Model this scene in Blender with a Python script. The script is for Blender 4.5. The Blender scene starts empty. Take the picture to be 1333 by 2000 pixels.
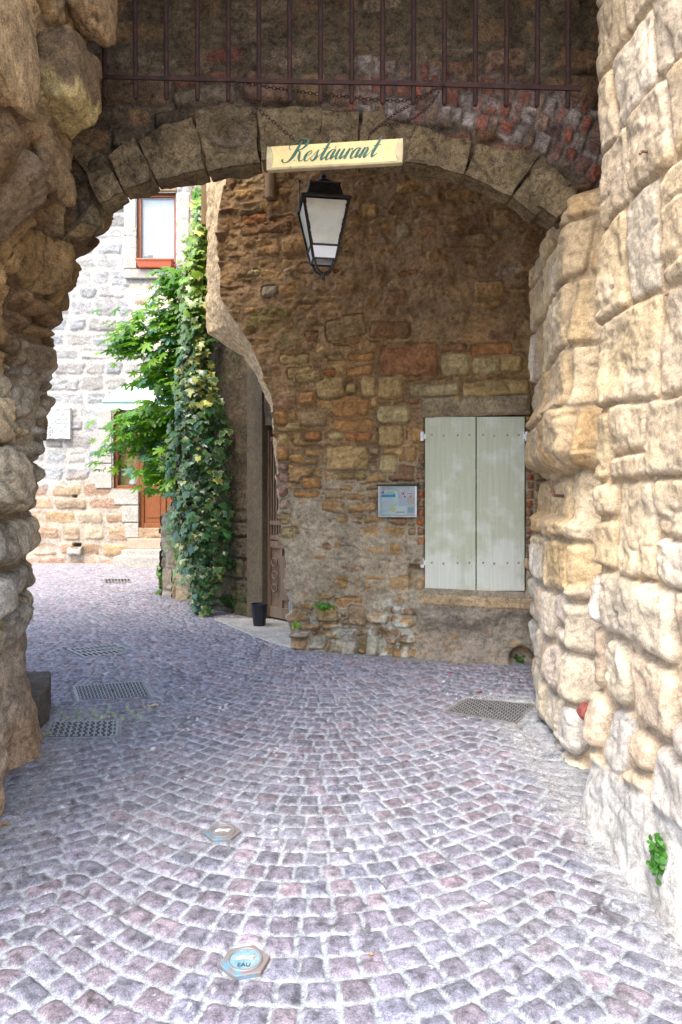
import bpy, math, random
import numpy as np
from mathutils import Vector, Matrix

# ------------------------------------------------------------------ camera, world, sun, exposure
scene = bpy.context.scene
COL = scene.collection
CX, HY, F, H = 666.5, 950.0, 1333.0, 1.6      # principal column, horizon row, focal length (px), eye height
cam_data = bpy.data.cameras.new("camera")
cam = bpy.data.objects.new("camera", cam_data)
COL.objects.link(cam)
cam.location = (0, 0, H)
cam.rotation_euler = (math.radians(90), 0, 0)
cam_data.sensor_width = 36.0
cam_data.lens = 24.0
cam_data.shift_y = -50.0/2000.0
cam_data.clip_start = 0.05
cam_data.clip_end = 1000
scene.camera = cam

SUN_EL, SUN_AZ = math.radians(58), math.radians(203)    # azimuth clockwise from +Y (north): behind the camera, to its left
world = bpy.data.worlds.new("World"); scene.world = world; world.use_nodes = True
wn = world.node_tree.nodes; wl = world.node_tree.links
sky = wn.new('ShaderNodeTexSky'); sky.sky_type = 'NISHITA'; sky.sun_disc = False
sky.sun_elevation = SUN_EL; sky.sun_rotation = SUN_AZ
sky.air_density = 1.0; sky.dust_density = 2.5; sky.ozone_density = 1.0
wl.new(sky.outputs[0], wn['Background'].inputs[0]); wn['Background'].inputs[1].default_value = 0.15

sl = bpy.data.lights.new("sun", 'SUN'); sl.energy = 0.8; sl.angle = math.radians(25); sl.color = (1.0, 0.93, 0.82)
sun = bpy.data.objects.new("sun", sl); COL.objects.link(sun)
sd_ = Vector((math.sin(SUN_AZ)*math.cos(SUN_EL), math.cos(SUN_AZ)*math.cos(SUN_EL), math.sin(SUN_EL)))
sun.rotation_euler = sd_.to_track_quat('Z', 'Y').to_euler(); sun.location = sd_*30

scene.view_settings.view_transform = 'Standard'; scene.view_settings.look = 'None'
scene.view_settings.exposure = 2.5; scene.view_settings.gamma = 1.0
scene.render.engine = 'CYCLES'
scene.cycles.max_bounces = 10; scene.cycles.diffuse_bounces = 6
scene.cycles.use_denoising = True

R = np.random.RandomState(7)
random.seed(7)

def P(px, py, d):
    return np.array([(px-CX)/F*d, d, H+(HY-py)/F*d])

def ss(x, a, b):
    t = np.clip((x-a)/(b-a), 0, 1); return t*t*(3-2*t)

# ------------------------------------------------------------------ noise
def _h(ix, iy, s):
    h = (ix.astype(np.int64)*374761393 + iy.astype(np.int64)*668265263 + s*2246822519) & 0xffffffff
    h = ((h ^ (h >> 13))*1274126177) & 0xffffffff
    h = ((h ^ (h >> 16))*2654435761) & 0xffffffff
    return ((h ^ (h >> 15)) & 0xffffff)/float(0xffffff)

def vn(x, y, s=0):
    ix = np.floor(x); iy = np.floor(y); fx = x-ix; fy = y-iy
    fx = fx*fx*fx*(fx*(fx*6-15)+10); fy = fy*fy*fy*(fy*(fy*6-15)+10)
    a = _h(ix, iy, s); b = _h(ix+1, iy, s); c = _h(ix, iy+1, s); d = _h(ix+1, iy+1, s)
    return (a*(1-fx)+b*fx)*(1-fy)+(c*(1-fx)+d*fx)*fy

def fbm(x, y, s=0, o=4, g=0.5):
    t = 0; a = 1; n = 0
    for i in range(o):
        t = t+a*(vn(x*(2**i)+i*17.3, y*(2**i)-i*9.1, s+i)*2-1); n += a; a *= g
    return t/n

def ridge(x, y, s=0, o=3):
    t = 0; a = 1; n = 0
    for i in range(o):
        t = t+a*(1-np.abs(vn(x*(2**i)+i*7.3, y*(2**i)+i*5.1, s+i)*2-1)); n += a; a *= 0.5
    return t/n

def facets(u, v, sc, seed, k=0.9, g=0.8):
    """chipped rock: the highest of many small tilted planes round each point"""
    x = u*sc; y = v*sc; ix = np.floor(x); iy = np.floor(y); best = np.full(u.shape, -9.0)
    for a in (-1, 0, 1):
        for b in (-1, 0, 1):
            cx = ix+a; cy = iy+b
            px = cx+_h(cx, cy, seed); py = cy+_h(cx, cy, seed+1)
            dx = x-px; dy = y-py
            hgt_ = _h(cx, cy, seed+2)*0.6+g*((_h(cx, cy, seed+3)-0.5)*dx+(_h(cx, cy, seed+4)-0.5)*dy)-k*(dx*dx+dy*dy)
            best = np.maximum(best, hgt_)
    return best

# ------------------------------------------------------------------ stone layouts (numpy height and colour fields)
def rbox(pu, pv, hw, hh, rad):
    rad = np.minimum(rad, np.minimum(hw, hh)*0.95)
    qu = np.abs(pu)-(hw-rad); qv = np.abs(pv)-(hh-rad)
    return rad-np.hypot(np.maximum(qu, 0), np.maximum(qv, 0))-np.minimum(np.maximum(qu, qv), 0)

def courses(u, v, seed, rowh, wid, gap=0.02, rad=0.05, warp=0.02, wfreq=3.0, wave=0.03, split=0.25, skew=0.06):
    """rubble laid in uneven courses: inside-distance, id and local place of the stone each point belongs to"""
    rs = np.random.RandomState(seed)
    uu = u+warp*fbm(u*wfreq, v*wfreq, seed+1, 3)
    vv = v+warp*fbm(u*wfreq+31, v*wfreq+11, seed+2, 3)+wave*fbm(u*0.9+5, v*0.5, seed+3, 2)
    lo, hi = float(vv.min())-0.5, float(vv.max())+0.5
    rb = [lo]
    while rb[-1] < hi: rb.append(rb[-1]+rs.uniform(*rowh))
    rb = np.array(rb); row = np.clip(np.searchsorted(rb, vv.ravel(), side='right')-1, 0, len(rb)-2).reshape(vv.shape)
    ulo, uhi = float(uu.min())-0.8, float(uu.max())+0.8
    sd = np.full(u.shape, -1.0); sid = np.zeros(u.shape, np.int64); lu = np.zeros(u.shape); lv = np.zeros(u.shape)
    for r in np.unique(row):
        m = row == r
        cb = [ulo-rs.uniform(0, 0.6)]
        h = rb[r+1]-rb[r]
        while cb[-1] < uhi: cb.append(cb[-1]+rs.uniform(*wid)*(0.75+0.25*h/np.mean(rowh)))
        cb = np.array(cb); n = len(cb)
        spl = rs.rand(n) < split; sf = rs.uniform(0.35, 0.65, n); sk = rs.uniform(-skew, skew, n)
        gr = gap*rs.uniform(0.6, 1.7, n); rd = rad*rs.uniform(0.5, 1.5, n)
        x = uu[m]; y = vv[m]
        x = x+0.18*(y-rb[r])*rs.uniform(-1, 1)
        c = np.clip(np.searchsorted(cb, x, side='right')-1, 0, n-2)
        a = cb[c]; b = cb[c+1]; y0 = np.full(x.shape, rb[r]); y1 = np.full(x.shape, rb[r+1])
        ym = y0+(y1-y0)*sf[c]+sk[c]*(x-a)
        up = spl[c] & (y > ym); dn = spl[c] & ~(y > ym)
        y0 = np.where(up, ym, y0); y1 = np.where(dn, ym, y1)
        cu = (a+b)/2; cv = (y0+y1)/2
        pu = x-cu; pv = y-cv+sk[c]*(x-cu)*0.5
        s = rbox(pu, pv, (b-a)/2-gr[c]/2, (y1-y0)/2-gr[c]/2, rd[c])
        sd[m] = s; sid[m] = r*1000+c*3+up*1+dn*2+7
        lu[m] = pu/((b-a)/2); lv[m] = pv/((y1-y0)/2+1e-6)
    return sd, sid, lu, lv

def srand(sid, k, seed=0):
    return _h(sid, sid*0+k, seed+991)

def pal(sid, colors, seed=0, jit=0.12):
    """a colour of its own for each stone"""
    c = np.array(colors); t = srand(sid, 1, seed)*(len(c)-1e-6); i = np.floor(t).astype(int)
    base = c[i]; j = np.clip(i+1, 0, len(c)-1); w = (srand(sid, 2, seed)*0.6)[..., None]
    out = base*(1-w)+c[j]*w
    return out*(1+(srand(sid, 3, seed)-0.5)*2*jit)[..., None]

def relief(sd, bev, power=0.55):
    t = np.clip(sd/bev, 0, 1)
    return (1-(1-t)**2)**power

def stone_field(u, v, seed, colors, mortar, rowh=(0.2, 0.35), wid=(0.25, 0.5), gap=0.025, rad=0.06, bev=0.05,
                bulge=(0.03, 0.07), customs=(), rough=1.0, **kw):
    sd, sid, lu, lv = courses(u, v, seed, rowh, wid, gap, rad, **kw)
    col = pal(sid, colors, seed)
    wu = u+0.016*fbm(u*7, v*7, seed+77, 3); wv = v+0.016*fbm(u*7+50, v*7+20, seed+78, 3)
    for k, (a, b, c, d, cc, *rest) in enumerate(customs):     # (u0,u1,v0,v1,colour,...)
        cu, cv = (a+b)/2, (c+d)/2
        ang = rest[0] if rest else 0.0
        rr = rest[1] if len(rest) > 1 else 0.04
        pu = (wu-cu)*math.cos(ang)+(wv-cv)*math.sin(ang); pv = -(wu-cu)*math.sin(ang)+(wv-cv)*math.cos(ang)
        s = rbox(pu, pv, abs(b-a)/2, abs(d-c)/2, rr)
        m = s > -gap*0.9
        sd = np.where(m, s, sd); sid = np.where(m, 900000+k*17, sid)
        lu = np.where(m, pu/(abs(b-a)/2), lu); lv = np.where(m, pv/(abs(d-c)/2), lv)
        if cc is not None: col = np.where(m[..., None], np.array(cc), col)
    bl = bulge[0]+(bulge[1]-bulge[0])*srand(sid, 5, seed)
    rl = relief(sd, bev)
    h = rl*bl+rl*0.35*bl*((srand(sid, 6, seed)-0.5)*lu+(srand(sid, 7, seed)-0.5)*lv)
    off_ = srand(sid, 8)*50
    h = h+rl*(0.010*fbm(u*9+off_, v*9, seed+5, 4)+rough*(0.020*facets(u+off_, v, 11.0, seed+6)+0.008*facets(u+off_, v*1.6, 30.0, seed+7)+0.006*fbm(u*34, v*50, seed+11, 3)))
    inside = ss(sd, -0.004, 0.010)
    # colour drifts within a stone: bedding and weathering
    drift = 1+0.22*fbm(u*5+srand(sid, 9)*30, v*14, seed+8, 4)
    rim = 1-0.10*(1-ss(sd, 0, 0.03))
    col = col*(drift*rim)[..., None]
    mc = np.array(mortar)*(1+0.25*fbm(u*11, v*11, seed+9, 4))[..., None]
    c = mc*(1-inside[..., None])+col*inside[..., None]
    h = h+(1-inside)*(0.006*fbm(u*25, v*25, seed+10, 3))
    return h, c, sd, sid

# ------------------------------------------------------------------ mesh helpers
def link(o, parent=None, base=None):
    COL.objects.link(o)
    if parent is not None: o.parent = parent
    return o

def tag(o, label=None, cat=None, group=None, kind=None):
    if label: o['label'] = label
    if cat: o['category'] = cat
    if group: o['group'] = group
    if kind: o['kind'] = kind
    return o

def empty(name, loc, label=None, cat=None, group=None):
    o = bpy.data.objects.new(name, None); o.location = [float(c) for c in loc]; o.empty_display_size = 0.1
    COL.objects.link(o); tag(o, label, cat, group); return o

def wbase(parent):
    b = np.zeros(3); p = parent
    while p is not None:
        b += np.array(p.location); p = p.parent
    return b

def mesh_obj(name, V, Fc, mats, parent=None, col=None, smooth=True, fmat=None, loc=None):
    V = np.asarray(V, dtype=np.float64)
    base = wbase(parent)
    l = np.zeros(3)
    if loc is not None: l = np.asarray(loc, dtype=float)-base
    V = V-base-l
    me = bpy.data.meshes.new(name)
    if isinstance(Fc, np.ndarray):
        n, k = Fc.shape
        me.vertices.add(len(V)); me.vertices.foreach_set('co', V.astype(np.float32).ravel())
        me.loops.add(n*k); me.loops.foreach_set('vertex_index', Fc.astype(np.int32).ravel())
        me.polygons.add(n); me.polygons.foreach_set('loop_start', np.arange(0, n*k, k, dtype=np.int32))
        me.update(calc_edges=True)
    else:
        me.from_pydata(V.tolist(), [], [list(f) for f in Fc])
    if smooth: me.polygons.foreach_set('use_smooth', np.ones(len(me.polygons), dtype=bool))
    if not isinstance(mats, (list, tuple)): mats = [mats]
    for m in mats: me.materials.append(m)
    if fmat is not None: me.polygons.foreach_set('material_index', np.asarray(fmat, dtype=np.int32))
    if col is not None:
        a = me.color_attributes.new('Col', 'FLOAT_COLOR', 'POINT')
        c4 = np.ones((len(V), 4), np.float32); c4[:, :3] = np.clip(col, 0.004, 0.95)
        a.data.foreach_set('color', c4.ravel())
    me.update()
    o = bpy.data.objects.new(name, me); o.location = l
    link(o, parent)
    return o

def grid(name, X, mat, parent=None, col=None, mask=None, flip=False):
    n, m = X.shape[:2]
    idx = np.arange(n*m).reshape(n, m)
    q = np.stack([idx[:-1, :-1], idx[:-1, 1:], idx[1:, 1:], idx[1:, :-1]], -1).reshape(-1, 4)
    if mask is not None: q = q[mask[:-1, :-1].ravel()]
    if flip: q = q[:, ::-1]
    return mesh_obj(name, X.reshape(-1, 3), np.ascontiguousarray(q), mat, parent, None if col is None else col.reshape(-1, 3))

class MB:
    """collects shapes and links them as one mesh"""
    def __init__(s): s.v = []; s.f = []; s.m = []
    def add(s, V, Fc, mi=0):
        b = len(s.v); s.v += [tuple(map(float, p)) for p in V]; s.f += [tuple(i+b for i in f) for f in Fc]; s.m += [mi]*len(Fc); return s
    def box(s, c, size, rot=None, mi=0):
        x, y, z = [d/2 for d in size]
        V = np.array([(-x, -y, -z), (x, -y, -z), (x, y, -z), (-x, y, -z), (-x, -y, z), (x, -y, z), (x, y, z), (-x, y, z)])
        if rot is not None: V = V@np.array(rot).T
        return s.add(V+np.array(c), [(3, 2, 1, 0), (4, 5, 6, 7), (0, 1, 5, 4), (1, 2, 6, 5), (2, 3, 7, 6), (3, 0, 4, 7)], mi)
    def tube(s, pts, r, n=8, mi=0, cap=True, twist=0.0):
        pts = [np.array(p, float) for p in pts]; k = len(pts)
        if not hasattr(r, '__len__'): r = [r]*k
        V = []; Fc = []; prev = None
        for i in range(k):
            t = pts[min(i+1, k-1)]-pts[max(i-1, 0)]; t = t/(np.linalg.norm(t)+1e-9)
            a = prev if prev is not None else (np.array([0, 0, 1.]) if abs(t[2]) < 0.9 else np.array([0, 1., 0]))
            u = a-t*np.dot(a, t); u /= np.linalg.norm(u)+1e-9; w = np.cross(t, u); prev = u
            for j in range(n):
                an = 2*math.pi*j/n+twist; V.append(pts[i]+r[i]*(math.cos(an)*u+math.sin(an)*w))
        for i in range(k-1):
            for j in range(n):
                Fc.append((i*n+j, i*n+(j+1) % n, (i+1)*n+(j+1) % n, (i+1)*n+j))
        if cap: Fc.append(tuple(range(n))[::-1]); Fc.append(tuple((k-1)*n+j for j in range(n)))
        return s.add(V, Fc, mi)
    def lathe(s, c, prof, n=24, mi=0, sq=None):
        V = []; Fc = []; c = np.array(c, float); k = len(prof)
        for (r, z) in prof:
            for j in range(n):
                an = 2*math.pi*(j+0.5)/n; V.append(c+np.array([r*math.cos(an), r*math.sin(an), z]))
        for i in range(k-1):
            for j in range(n): Fc.append((i*n+j, i*n+(j+1) % n, (i+1)*n+(j+1) % n, (i+1)*n+j))
        Fc.append(tuple(range(n))[::-1]); Fc.append(tuple((k-1)*n+j for j in range(n)))
        return s.add(V, Fc, mi)
    def prism(s, poly, off, mi=0):
        """polygon (3D points) pushed along the vector off"""
        n = len(poly); p = [np.array(q, float) for q in poly]; off = np.array(off, float)
        V = p+[q+off for q in p]
        Fc = [tuple(range(n))[::-1], tuple(range(n, 2*n))]+[(i, (i+1) % n, n+(i+1) % n, n+i) for i in range(n)]
        return s.add(V, Fc, mi)
    def torus(s, c, R_, r, rot, n=12, k=6, sx=1.0, mi=0):
        V = []; Fc = []; rot = np.array(rot)
        for i in range(n):
            a = 2*math.pi*i/n
            for j in range(k):
                b = 2*math.pi*j/k
                V.append(np.array(c)+rot@np.array([sx*(R_+r*math.cos(b))*math.cos(a), (R_+r*math.cos(b))*math.sin(a), r*math.sin(b)]))
        for i in range(n):
            for j in range(k): Fc.append((i*k+j, ((i+1) % n)*k+j, ((i+1) % n)*k+(j+1) % k, i*k+(j+1) % k))
        return s.add(V, Fc, mi)
    def build(s, name, mats, parent=None, bevel=0.0, smooth=False, loc=None, seg=2):
        o = mesh_obj(name, np.array(s.v), s.f, mats, parent, smooth=smooth, fmat=s.m, loc=loc)
        import bmesh
        b = bmesh.new(); b.from_mesh(o.data); bmesh.ops.recalc_face_normals(b, faces=b.faces); b.to_mesh(o.data); b.free()
        if bevel:
            md = o.modifiers.new('bevel', 'BEVEL'); md.width = bevel; md.segments = seg; md.limit_method = 'ANGLE'
        return o

def rotz(a): return np.array(Matrix.Rotation(a, 3, 'Z'))
def roty(a): return np.array(Matrix.Rotation(a, 3, 'Y'))
def rotx(a): return np.array(Matrix.Rotation(a, 3, 'X'))

# ------------------------------------------------------------------ materials
def new_mat(name):
    m = bpy.data.materials.new(name); m.use_nodes = True
    nt = m.node_tree; b = nt.nodes['Principled BSDF']
    return m, nt, b

def node(nt, t, **kw):
    n = nt.nodes.new(t)
    for k, v in kw.items():
        if k in n.inputs: n.inputs[k].default_value = v
        else: setattr(n, k, v)
    return n

def mathn(nt, op, a, b=None, clamp=False):
    n = nt.nodes.new('ShaderNodeMath'); n.operation = op; n.use_clamp = clamp
    for i, x in enumerate((a, b)):
        if x is None: continue
        if isinstance(x, (int, float)): n.inputs[i].default_value = x
        else: nt.links.new(x, n.inputs[i])
    return n.outputs[0]

def mixc(nt, fac, a, b, mode='MIX'):
    n = nt.nodes.new('ShaderNodeMix'); n.data_type = 'RGBA'; n.blend_type = mode
    for s_, x in ((n.inputs[0], fac), (n.inputs[6], a), (n.inputs[7], b)):
        if isinstance(x, (int, float)): s_.default_value = x
        elif isinstance(x, tuple): s_.default_value = (*x, 1) if len(x) == 3 else x
        else: nt.links.new(x, s_)
    return n.outputs[2]

def ramp(nt, x, stops):
    r = nt.nodes.new('ShaderNodeValToRGB'); e = r.color_ramp.elements
    while len(e) < len(stops): e.new(0.5)
    for el, (p, c) in zip(e, stops): el.position = p; el.color = (c, c, c, 1) if not isinstance(c, tuple) else (*c, 1)
    nt.links.new(x, r.inputs[0]); return r.outputs[0]

def noise(nt, co, scale, detail=6, rough=0.6, dist=0.0):
    n = node(nt, 'ShaderNodeTexNoise', Scale=scale, Detail=detail, Roughness=rough, Distortion=dist)
    nt.links.new(co, n.inputs['Vector']); return n.outputs[0]

def coords(nt, stretch=None):
    t = nt.nodes.new('ShaderNodeTexCoord'); o = t.outputs['Object']
    if stretch:
        mp = nt.nodes.new('ShaderNodeMapping'); mp.inputs['Scale'].default_value = stretch
        nt.links.new(o, mp.inputs[0]); o = mp.outputs[0]
    return o

def mat_stone(name, base=None, var=0.5, grain=0.25, bump=0.6, bscale=38, rough=0.92, spots=0.0, spotcol=(0.5, 0.5, 0.45),
              moss=0.0, mosscol=(0.10, 0.12, 0.03), dist=0.020, pits=0.5, fine=130):
    m, nt, b = new_mat(name); co = coords(nt)
    if base is None:
        at = node(nt, 'ShaderNodeAttribute'); at.attribute_name = 'Col'; c = at.outputs['Color']
    else:
        rgb = nt.nodes.new('ShaderNodeRGB'); rgb.outputs[0].default_value = (*base, 1); c = rgb.outputs[0]
    n1 = noise(nt, co, 4.5, 7, 0.65); n2 = noise(nt, co, 26, 8, 0.75, 0.4); n3 = noise(nt, co, fine, 3, 0.7)
    f1 = ramp(nt, n1, [(0.32, 1-var*0.75), (0.68, 1+var*0.45)])
    f2 = ramp(nt, n2, [(0.36, 1-grain*1.5), (0.5, 1.0), (0.66, 1+grain*1.2)])
    f3 = ramp(nt, n3, [(0.38, 1-grain*0.9), (0.62, 1+grain*0.7)])
    # colours above 1 are cut by the ramp, so scale by half and double afterwards
    for nd in nt.nodes:
        if nd.type == 'VALTORGB':
            for el in nd.color_ramp.elements: el.color = (el.color[0]*0.5, el.color[1]*0.5, el.color[2]*0.5, 1)
    for f in (f1, f2, f3):
        c = mixc(nt, 1.0, c, f, 'MULTIPLY'); c = mixc(nt, 1.0, c, (2.0, 2.0, 2.0), 'MULTIPLY')
    if spots:
        s = noise(nt, co, 13, 8, 0.8, 0.8); s = ramp(nt, s, [(0.56, 0.0), (0.66, spots)]); c = mixc(nt, s, c, spotcol)
    if moss:
        s = noise(nt, co, 3.1, 8, 0.75, 0.5); s = ramp(nt, s, [(0.52, 0.0), (0.68, moss)]); c = mixc(nt, s, c, mosscol)
    nt.links.new(c, b.inputs['Base Color'])
    b.inputs['Roughness'].default_value = rough; b.inputs['Specular IOR Level'].default_value = 0.25
    hb = noise(nt, co, bscale, 9, 0.72, 0.3)
    vo = node(nt, 'ShaderNodeTexVoronoi', Scale=bscale*1.3); nt.links.new(co, vo.inputs['Vector'])
    pit = mathn(nt, 'MULTIPLY', ramp(nt, vo.outputs['Distance'], [(0.0, 0.0), (0.25, 1.0)]), pits*0.35)
    hh = mathn(nt, 'ADD', mathn(nt, 'ADD', hb, pit), mathn(nt, 'MULTIPLY', n3, 0.30))
    bp = node(nt, 'ShaderNodeBump', Strength=bump, Distance=dist); nt.links.new(hh, bp.inputs['Height'])
    nt.links.new(bp.outputs[0], b.inputs['Normal'])
    return m

def mat_plain(name, color, rough=0.6, metal=0.0, var=0.2, scale=12, bump=0.15, dist=0.003, stretch=None, c2=None, spec=0.4, thr=(0.35, 0.65)):
    m, nt, b = new_mat(name); co = coords(nt, stretch)
    n1 = noise(nt, co, scale, 7, 0.7, 0.2)
    if c2 is None: c2 = tuple(max(0, x*(1-var*2)) for x in color)
    s = ramp(nt, n1, [(thr[0], 0.0), (thr[1], 1.0)])
    c = mixc(nt, s, color, c2)
    nt.links.new(c, b.inputs['Base Color'])
    b.inputs['Roughness'].default_value = rough; b.inputs['Metallic'].default_value = metal
    b.inputs['Specular IOR Level'].default_value = spec
    n2 = noise(nt, co, scale*5, 6, 0.7)
    bp = node(nt, 'ShaderNodeBump', Strength=bump, Distance=dist); nt.links.new(n2, bp.inputs['Height'])
    nt.links.new(bp.outputs[0], b.inputs['Normal'])
    return m

def mat_leaf(name, rough=0.35, trans=0.35):
    m, nt, b = new_mat(name)
    at = node(nt, 'ShaderNodeAttribute'); at.attribute_name = 'Col'
    co = coords(nt); n = noise(nt, co, 30, 3, 0.6)
    c = mixc(nt, 1.0, at.outputs['Color'], ramp(nt, n, [(0.3, 0.75), (0.7, 1.0)]), 'MULTIPLY')
    nt.links.new(c, b.inputs['Base Color']); b.inputs['Roughness'].default_value = rough
    b.inputs['Specular IOR Level'].default_value = 0.45
    tr = nt.nodes.new('ShaderNodeBsdfTranslucent')
    c3 = mixc(nt, 1.0, c, (1.6, 1.7, 0.6), 'MULTIPLY'); nt.links.new(c3, tr.inputs[0])
    mx = nt.nodes.new('ShaderNodeMixShader'); mx.inputs[0].default_value = trans
    nt.links.new(b.outputs[0], mx.inputs[1]); nt.links.new(tr.outputs[0], mx.inputs[2])
    nt.links.new(mx.outputs[0], nt.nodes['Material Output'].inputs[0])
    return m

M = {}
M['stone_right'] = mat_stone('sandstone_pale', var=0.30, grain=0.22, bump=0.55, spots=0.15, spotcol=(0.60, 0.53, 0.43))
M['stone_left'] = mat_stone('sandstone_brown', var=0.6, grain=0.35, bump=0.8, spots=0.25, spotcol=(0.30, 0.25, 0.18), moss=0.25)
M['stone_back'] = mat_stone('rubble_back', var=0.40, grain=0.26, bump=0.8, spots=0.10, spotcol=(0.42, 0.36, 0.27), moss=0.12)
M['stone_arch'] = mat_stone('rubble_arch', var=0.7, grain=0.4, bump=0.9, spots=0.2, spotcol=(0.36, 0.29, 0.22))
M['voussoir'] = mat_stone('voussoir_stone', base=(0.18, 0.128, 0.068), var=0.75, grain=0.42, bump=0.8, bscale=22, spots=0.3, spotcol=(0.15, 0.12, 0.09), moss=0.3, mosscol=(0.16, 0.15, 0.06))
M['stone_far'] = mat_stone('facade_stone', var=0.25, grain=0.25, bump=0.9, bscale=16, dist=0.03)
M['plaster'] = mat_stone('rough_plaster', base=(0.50, 0.36, 0.23), var=0.35, grain=0.35, bump=1.0, bscale=26, dist=0.02)
M['concrete'] = mat_stone('concrete', base=(0.46, 0.43, 0.37), var=0.3, grain=0.18, bump=0.3, bscale=40, dist=0.005)
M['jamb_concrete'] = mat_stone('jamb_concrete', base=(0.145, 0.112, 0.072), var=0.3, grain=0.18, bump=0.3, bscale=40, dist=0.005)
M['cut_stone'] = mat_stone('cut_stone', base=(0.39, 0.37, 0.33), var=0.25, grain=0.2, bump=0.5, bscale=30, dist=0.008)
M['sill_stone'] = mat_stone('sill_stone', base=(0.46, 0.31, 0.16), var=0.5, grain=0.3, bump=0.8, bscale=25, dist=0.012)
M['ground'] = mat_stone('porphyry_setts', var=0.15, grain=0.36, bump=0.8, bscale=55, dist=0.010, rough=0.72, pits=0.8, fine=190)
M['dirt'] = mat_stone('outer_ground', base=(0.35, 0.32, 0.30), var=0.3, grain=0.2, bump=0.4)
M['rust'] = mat_plain('rusty_iron', (0.022, 0.011, 0.010), rough=0.85, metal=0.2, scale=30, c2=(0.075, 0.028, 0.016), bump=0.6, thr=(0.4, 0.75))
M['iron'] = mat_plain('dark_cast_iron', (0.03, 0.028, 0.026), rough=0.45, metal=0.4, scale=40, c2=(0.09, 0.075, 0.06), bump=0.4, thr=(0.5, 0.75))
M['nail'] = mat_plain('old_iron', (0.10, 0.07, 0.07), rough=0.6, metal=0.4, scale=30, c2=(0.22, 0.11, 0.06), bump=0.4)
M['wood_red'] = mat_plain('varnished_wood', (0.27, 0.095, 0.032), rough=0.4, scale=9, c2=(0.17, 0.055, 0.018), stretch=(6, 6, 0.8), bump=0.2)
M['wood_old'] = mat_plain('weathered_door_wood', (0.17, 0.095, 0.05), rough=0.8, scale=7, c2=(0.27, 0.20, 0.14), stretch=(7, 7, 0.7), bump=0.6)
M['wood_post'] = mat_plain('grey_brown_timber', (0.30, 0.20, 0.11), rough=0.85, scale=8, c2=(0.17, 0.11, 0.06), stretch=(8, 8, 0.6), bump=0.6)
M['terracotta'] = mat_plain('terracotta_plastic', (0.55, 0.14, 0.07), rough=0.5, var=0.08, bump=0.05)
M['black_plastic'] = mat_plain('black_plastic', (0.018, 0.020, 0.026), rough=0.45, var=0.15, bump=0.05)
M['board'] = mat_plain('cream_board', (0.66, 0.52, 0.21), rough=0.5, scale=9, c2=(0.50, 0.36, 0.15), bump=0.2, thr=(0.42, 0.8))
M['board_edge'] = mat_plain('cream_board_edge', (0.52, 0.43, 0.24), rough=0.6, scale=14, c2=(0.34, 0.27, 0.15), bump=0.1)
M['green_paint'] = mat_plain('green_letter_paint', (0.004, 0.085, 0.035), rough=0.4, var=0.1, bump=0.02)
M['teal'] = mat_plain('teal_stripe', (0.03, 0.42, 0.30), rough=0.6, var=0.05, bump=0.02)
M['awning_text'] = mat_plain('faded_green_letters', (0.50, 0.66, 0.60), rough=0.6, var=0.05, bump=0.02)
M['canvas'] = mat_plain('white_canvas', (0.82, 0.82, 0.80), rough=0.8, var=0.04, bump=0.1)
M['milk'] = mat_plain('milky_glass', (0.60, 0.59, 0.50), rough=0.25, scale=7, c2=(0.42, 0.40, 0.31), bump=0.05, spec=0.5, thr=(0.45, 0.8))
M['white'] = mat_plain('white_paint', (0.80, 0.80, 0.80), rough=0.6, var=0.04, bump=0.05)
M['steel'] = mat_plain('galvanised_steel', (0.48, 0.52, 0.55), rough=0.35, metal=0.8, var=0.15, bump=0.1)
M['cover'] = mat_plain('cast_cover', (0.34, 0.37, 0.40), rough=0.5, metal=0.3, scale=20, c2=(0.24, 0.26, 0.28), bump=0.4)
M['cover_brown'] = mat_plain('cast_cover_brown', (0.27, 0.26, 0.25), rough=0.6, metal=0.3, scale=20, c2=(0.17, 0.16, 0.15), bump=0.4)
M['blue_iron'] = mat_plain('worn_blue_iron', (0.10, 0.26, 0.38), rough=0.55, metal=0.2, scale=22, c2=(0.20, 0.17, 0.16), bump=0.4, thr=(0.36, 0.50))
M['blue_disc'] = mat_plain('blue_disc', (0.06, 0.20, 0.27), rough=0.55, scale=50, c2=(0.22, 0.30, 0.33), bump=0.4)
M['dark'] = mat_plain('near_black', (0.012, 0.011, 0.011), rough=0.9, var=0.1, bump=0)  # near-black sheets stand in for shade in openings and slots
M['plaque'] = mat_stone('plaque_stone', base=(0.60, 0.63, 0.62), var=0.12, grain=0.12, bump=0.4, dist=0.006)
M['bark'] = mat_plain('bark', (0.10, 0.075, 0.05), rough=0.9, var=0.3, bump=0.5)
M['leaf'] = mat_leaf('leaf', 0.38, 0.42)
M['leaf_ivy'] = mat_leaf('ivy_leaf', 0.30, 0.16)
M['brick'] = mat_stone('old_brick', base=(0.42, 0.13, 0.07), var=0.5, grain=0.35, bump=0.8, spots=0.3, spotcol=(0.4, 0.33, 0.28))
M['red_stone'] = mat_stone('red_painted_stone', base=(0.33, 0.10, 0.08), var=0.3, grain=0.25, bump=0.7, spots=0.3)

def mat_glass(name, tint=(0.9, 0.95, 0.95), rough=0.02):
    m, nt, b = new_mat(name)
    b.inputs['Base Color'].default_value = (*tint, 1); b.inputs['Roughness'].default_value = rough
    b.inputs['Transmission Weight'].default_value = 1.0; b.inputs['IOR'].default_value = 1.45
    return m
M['glass'] = mat_glass('clear_pane')

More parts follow.
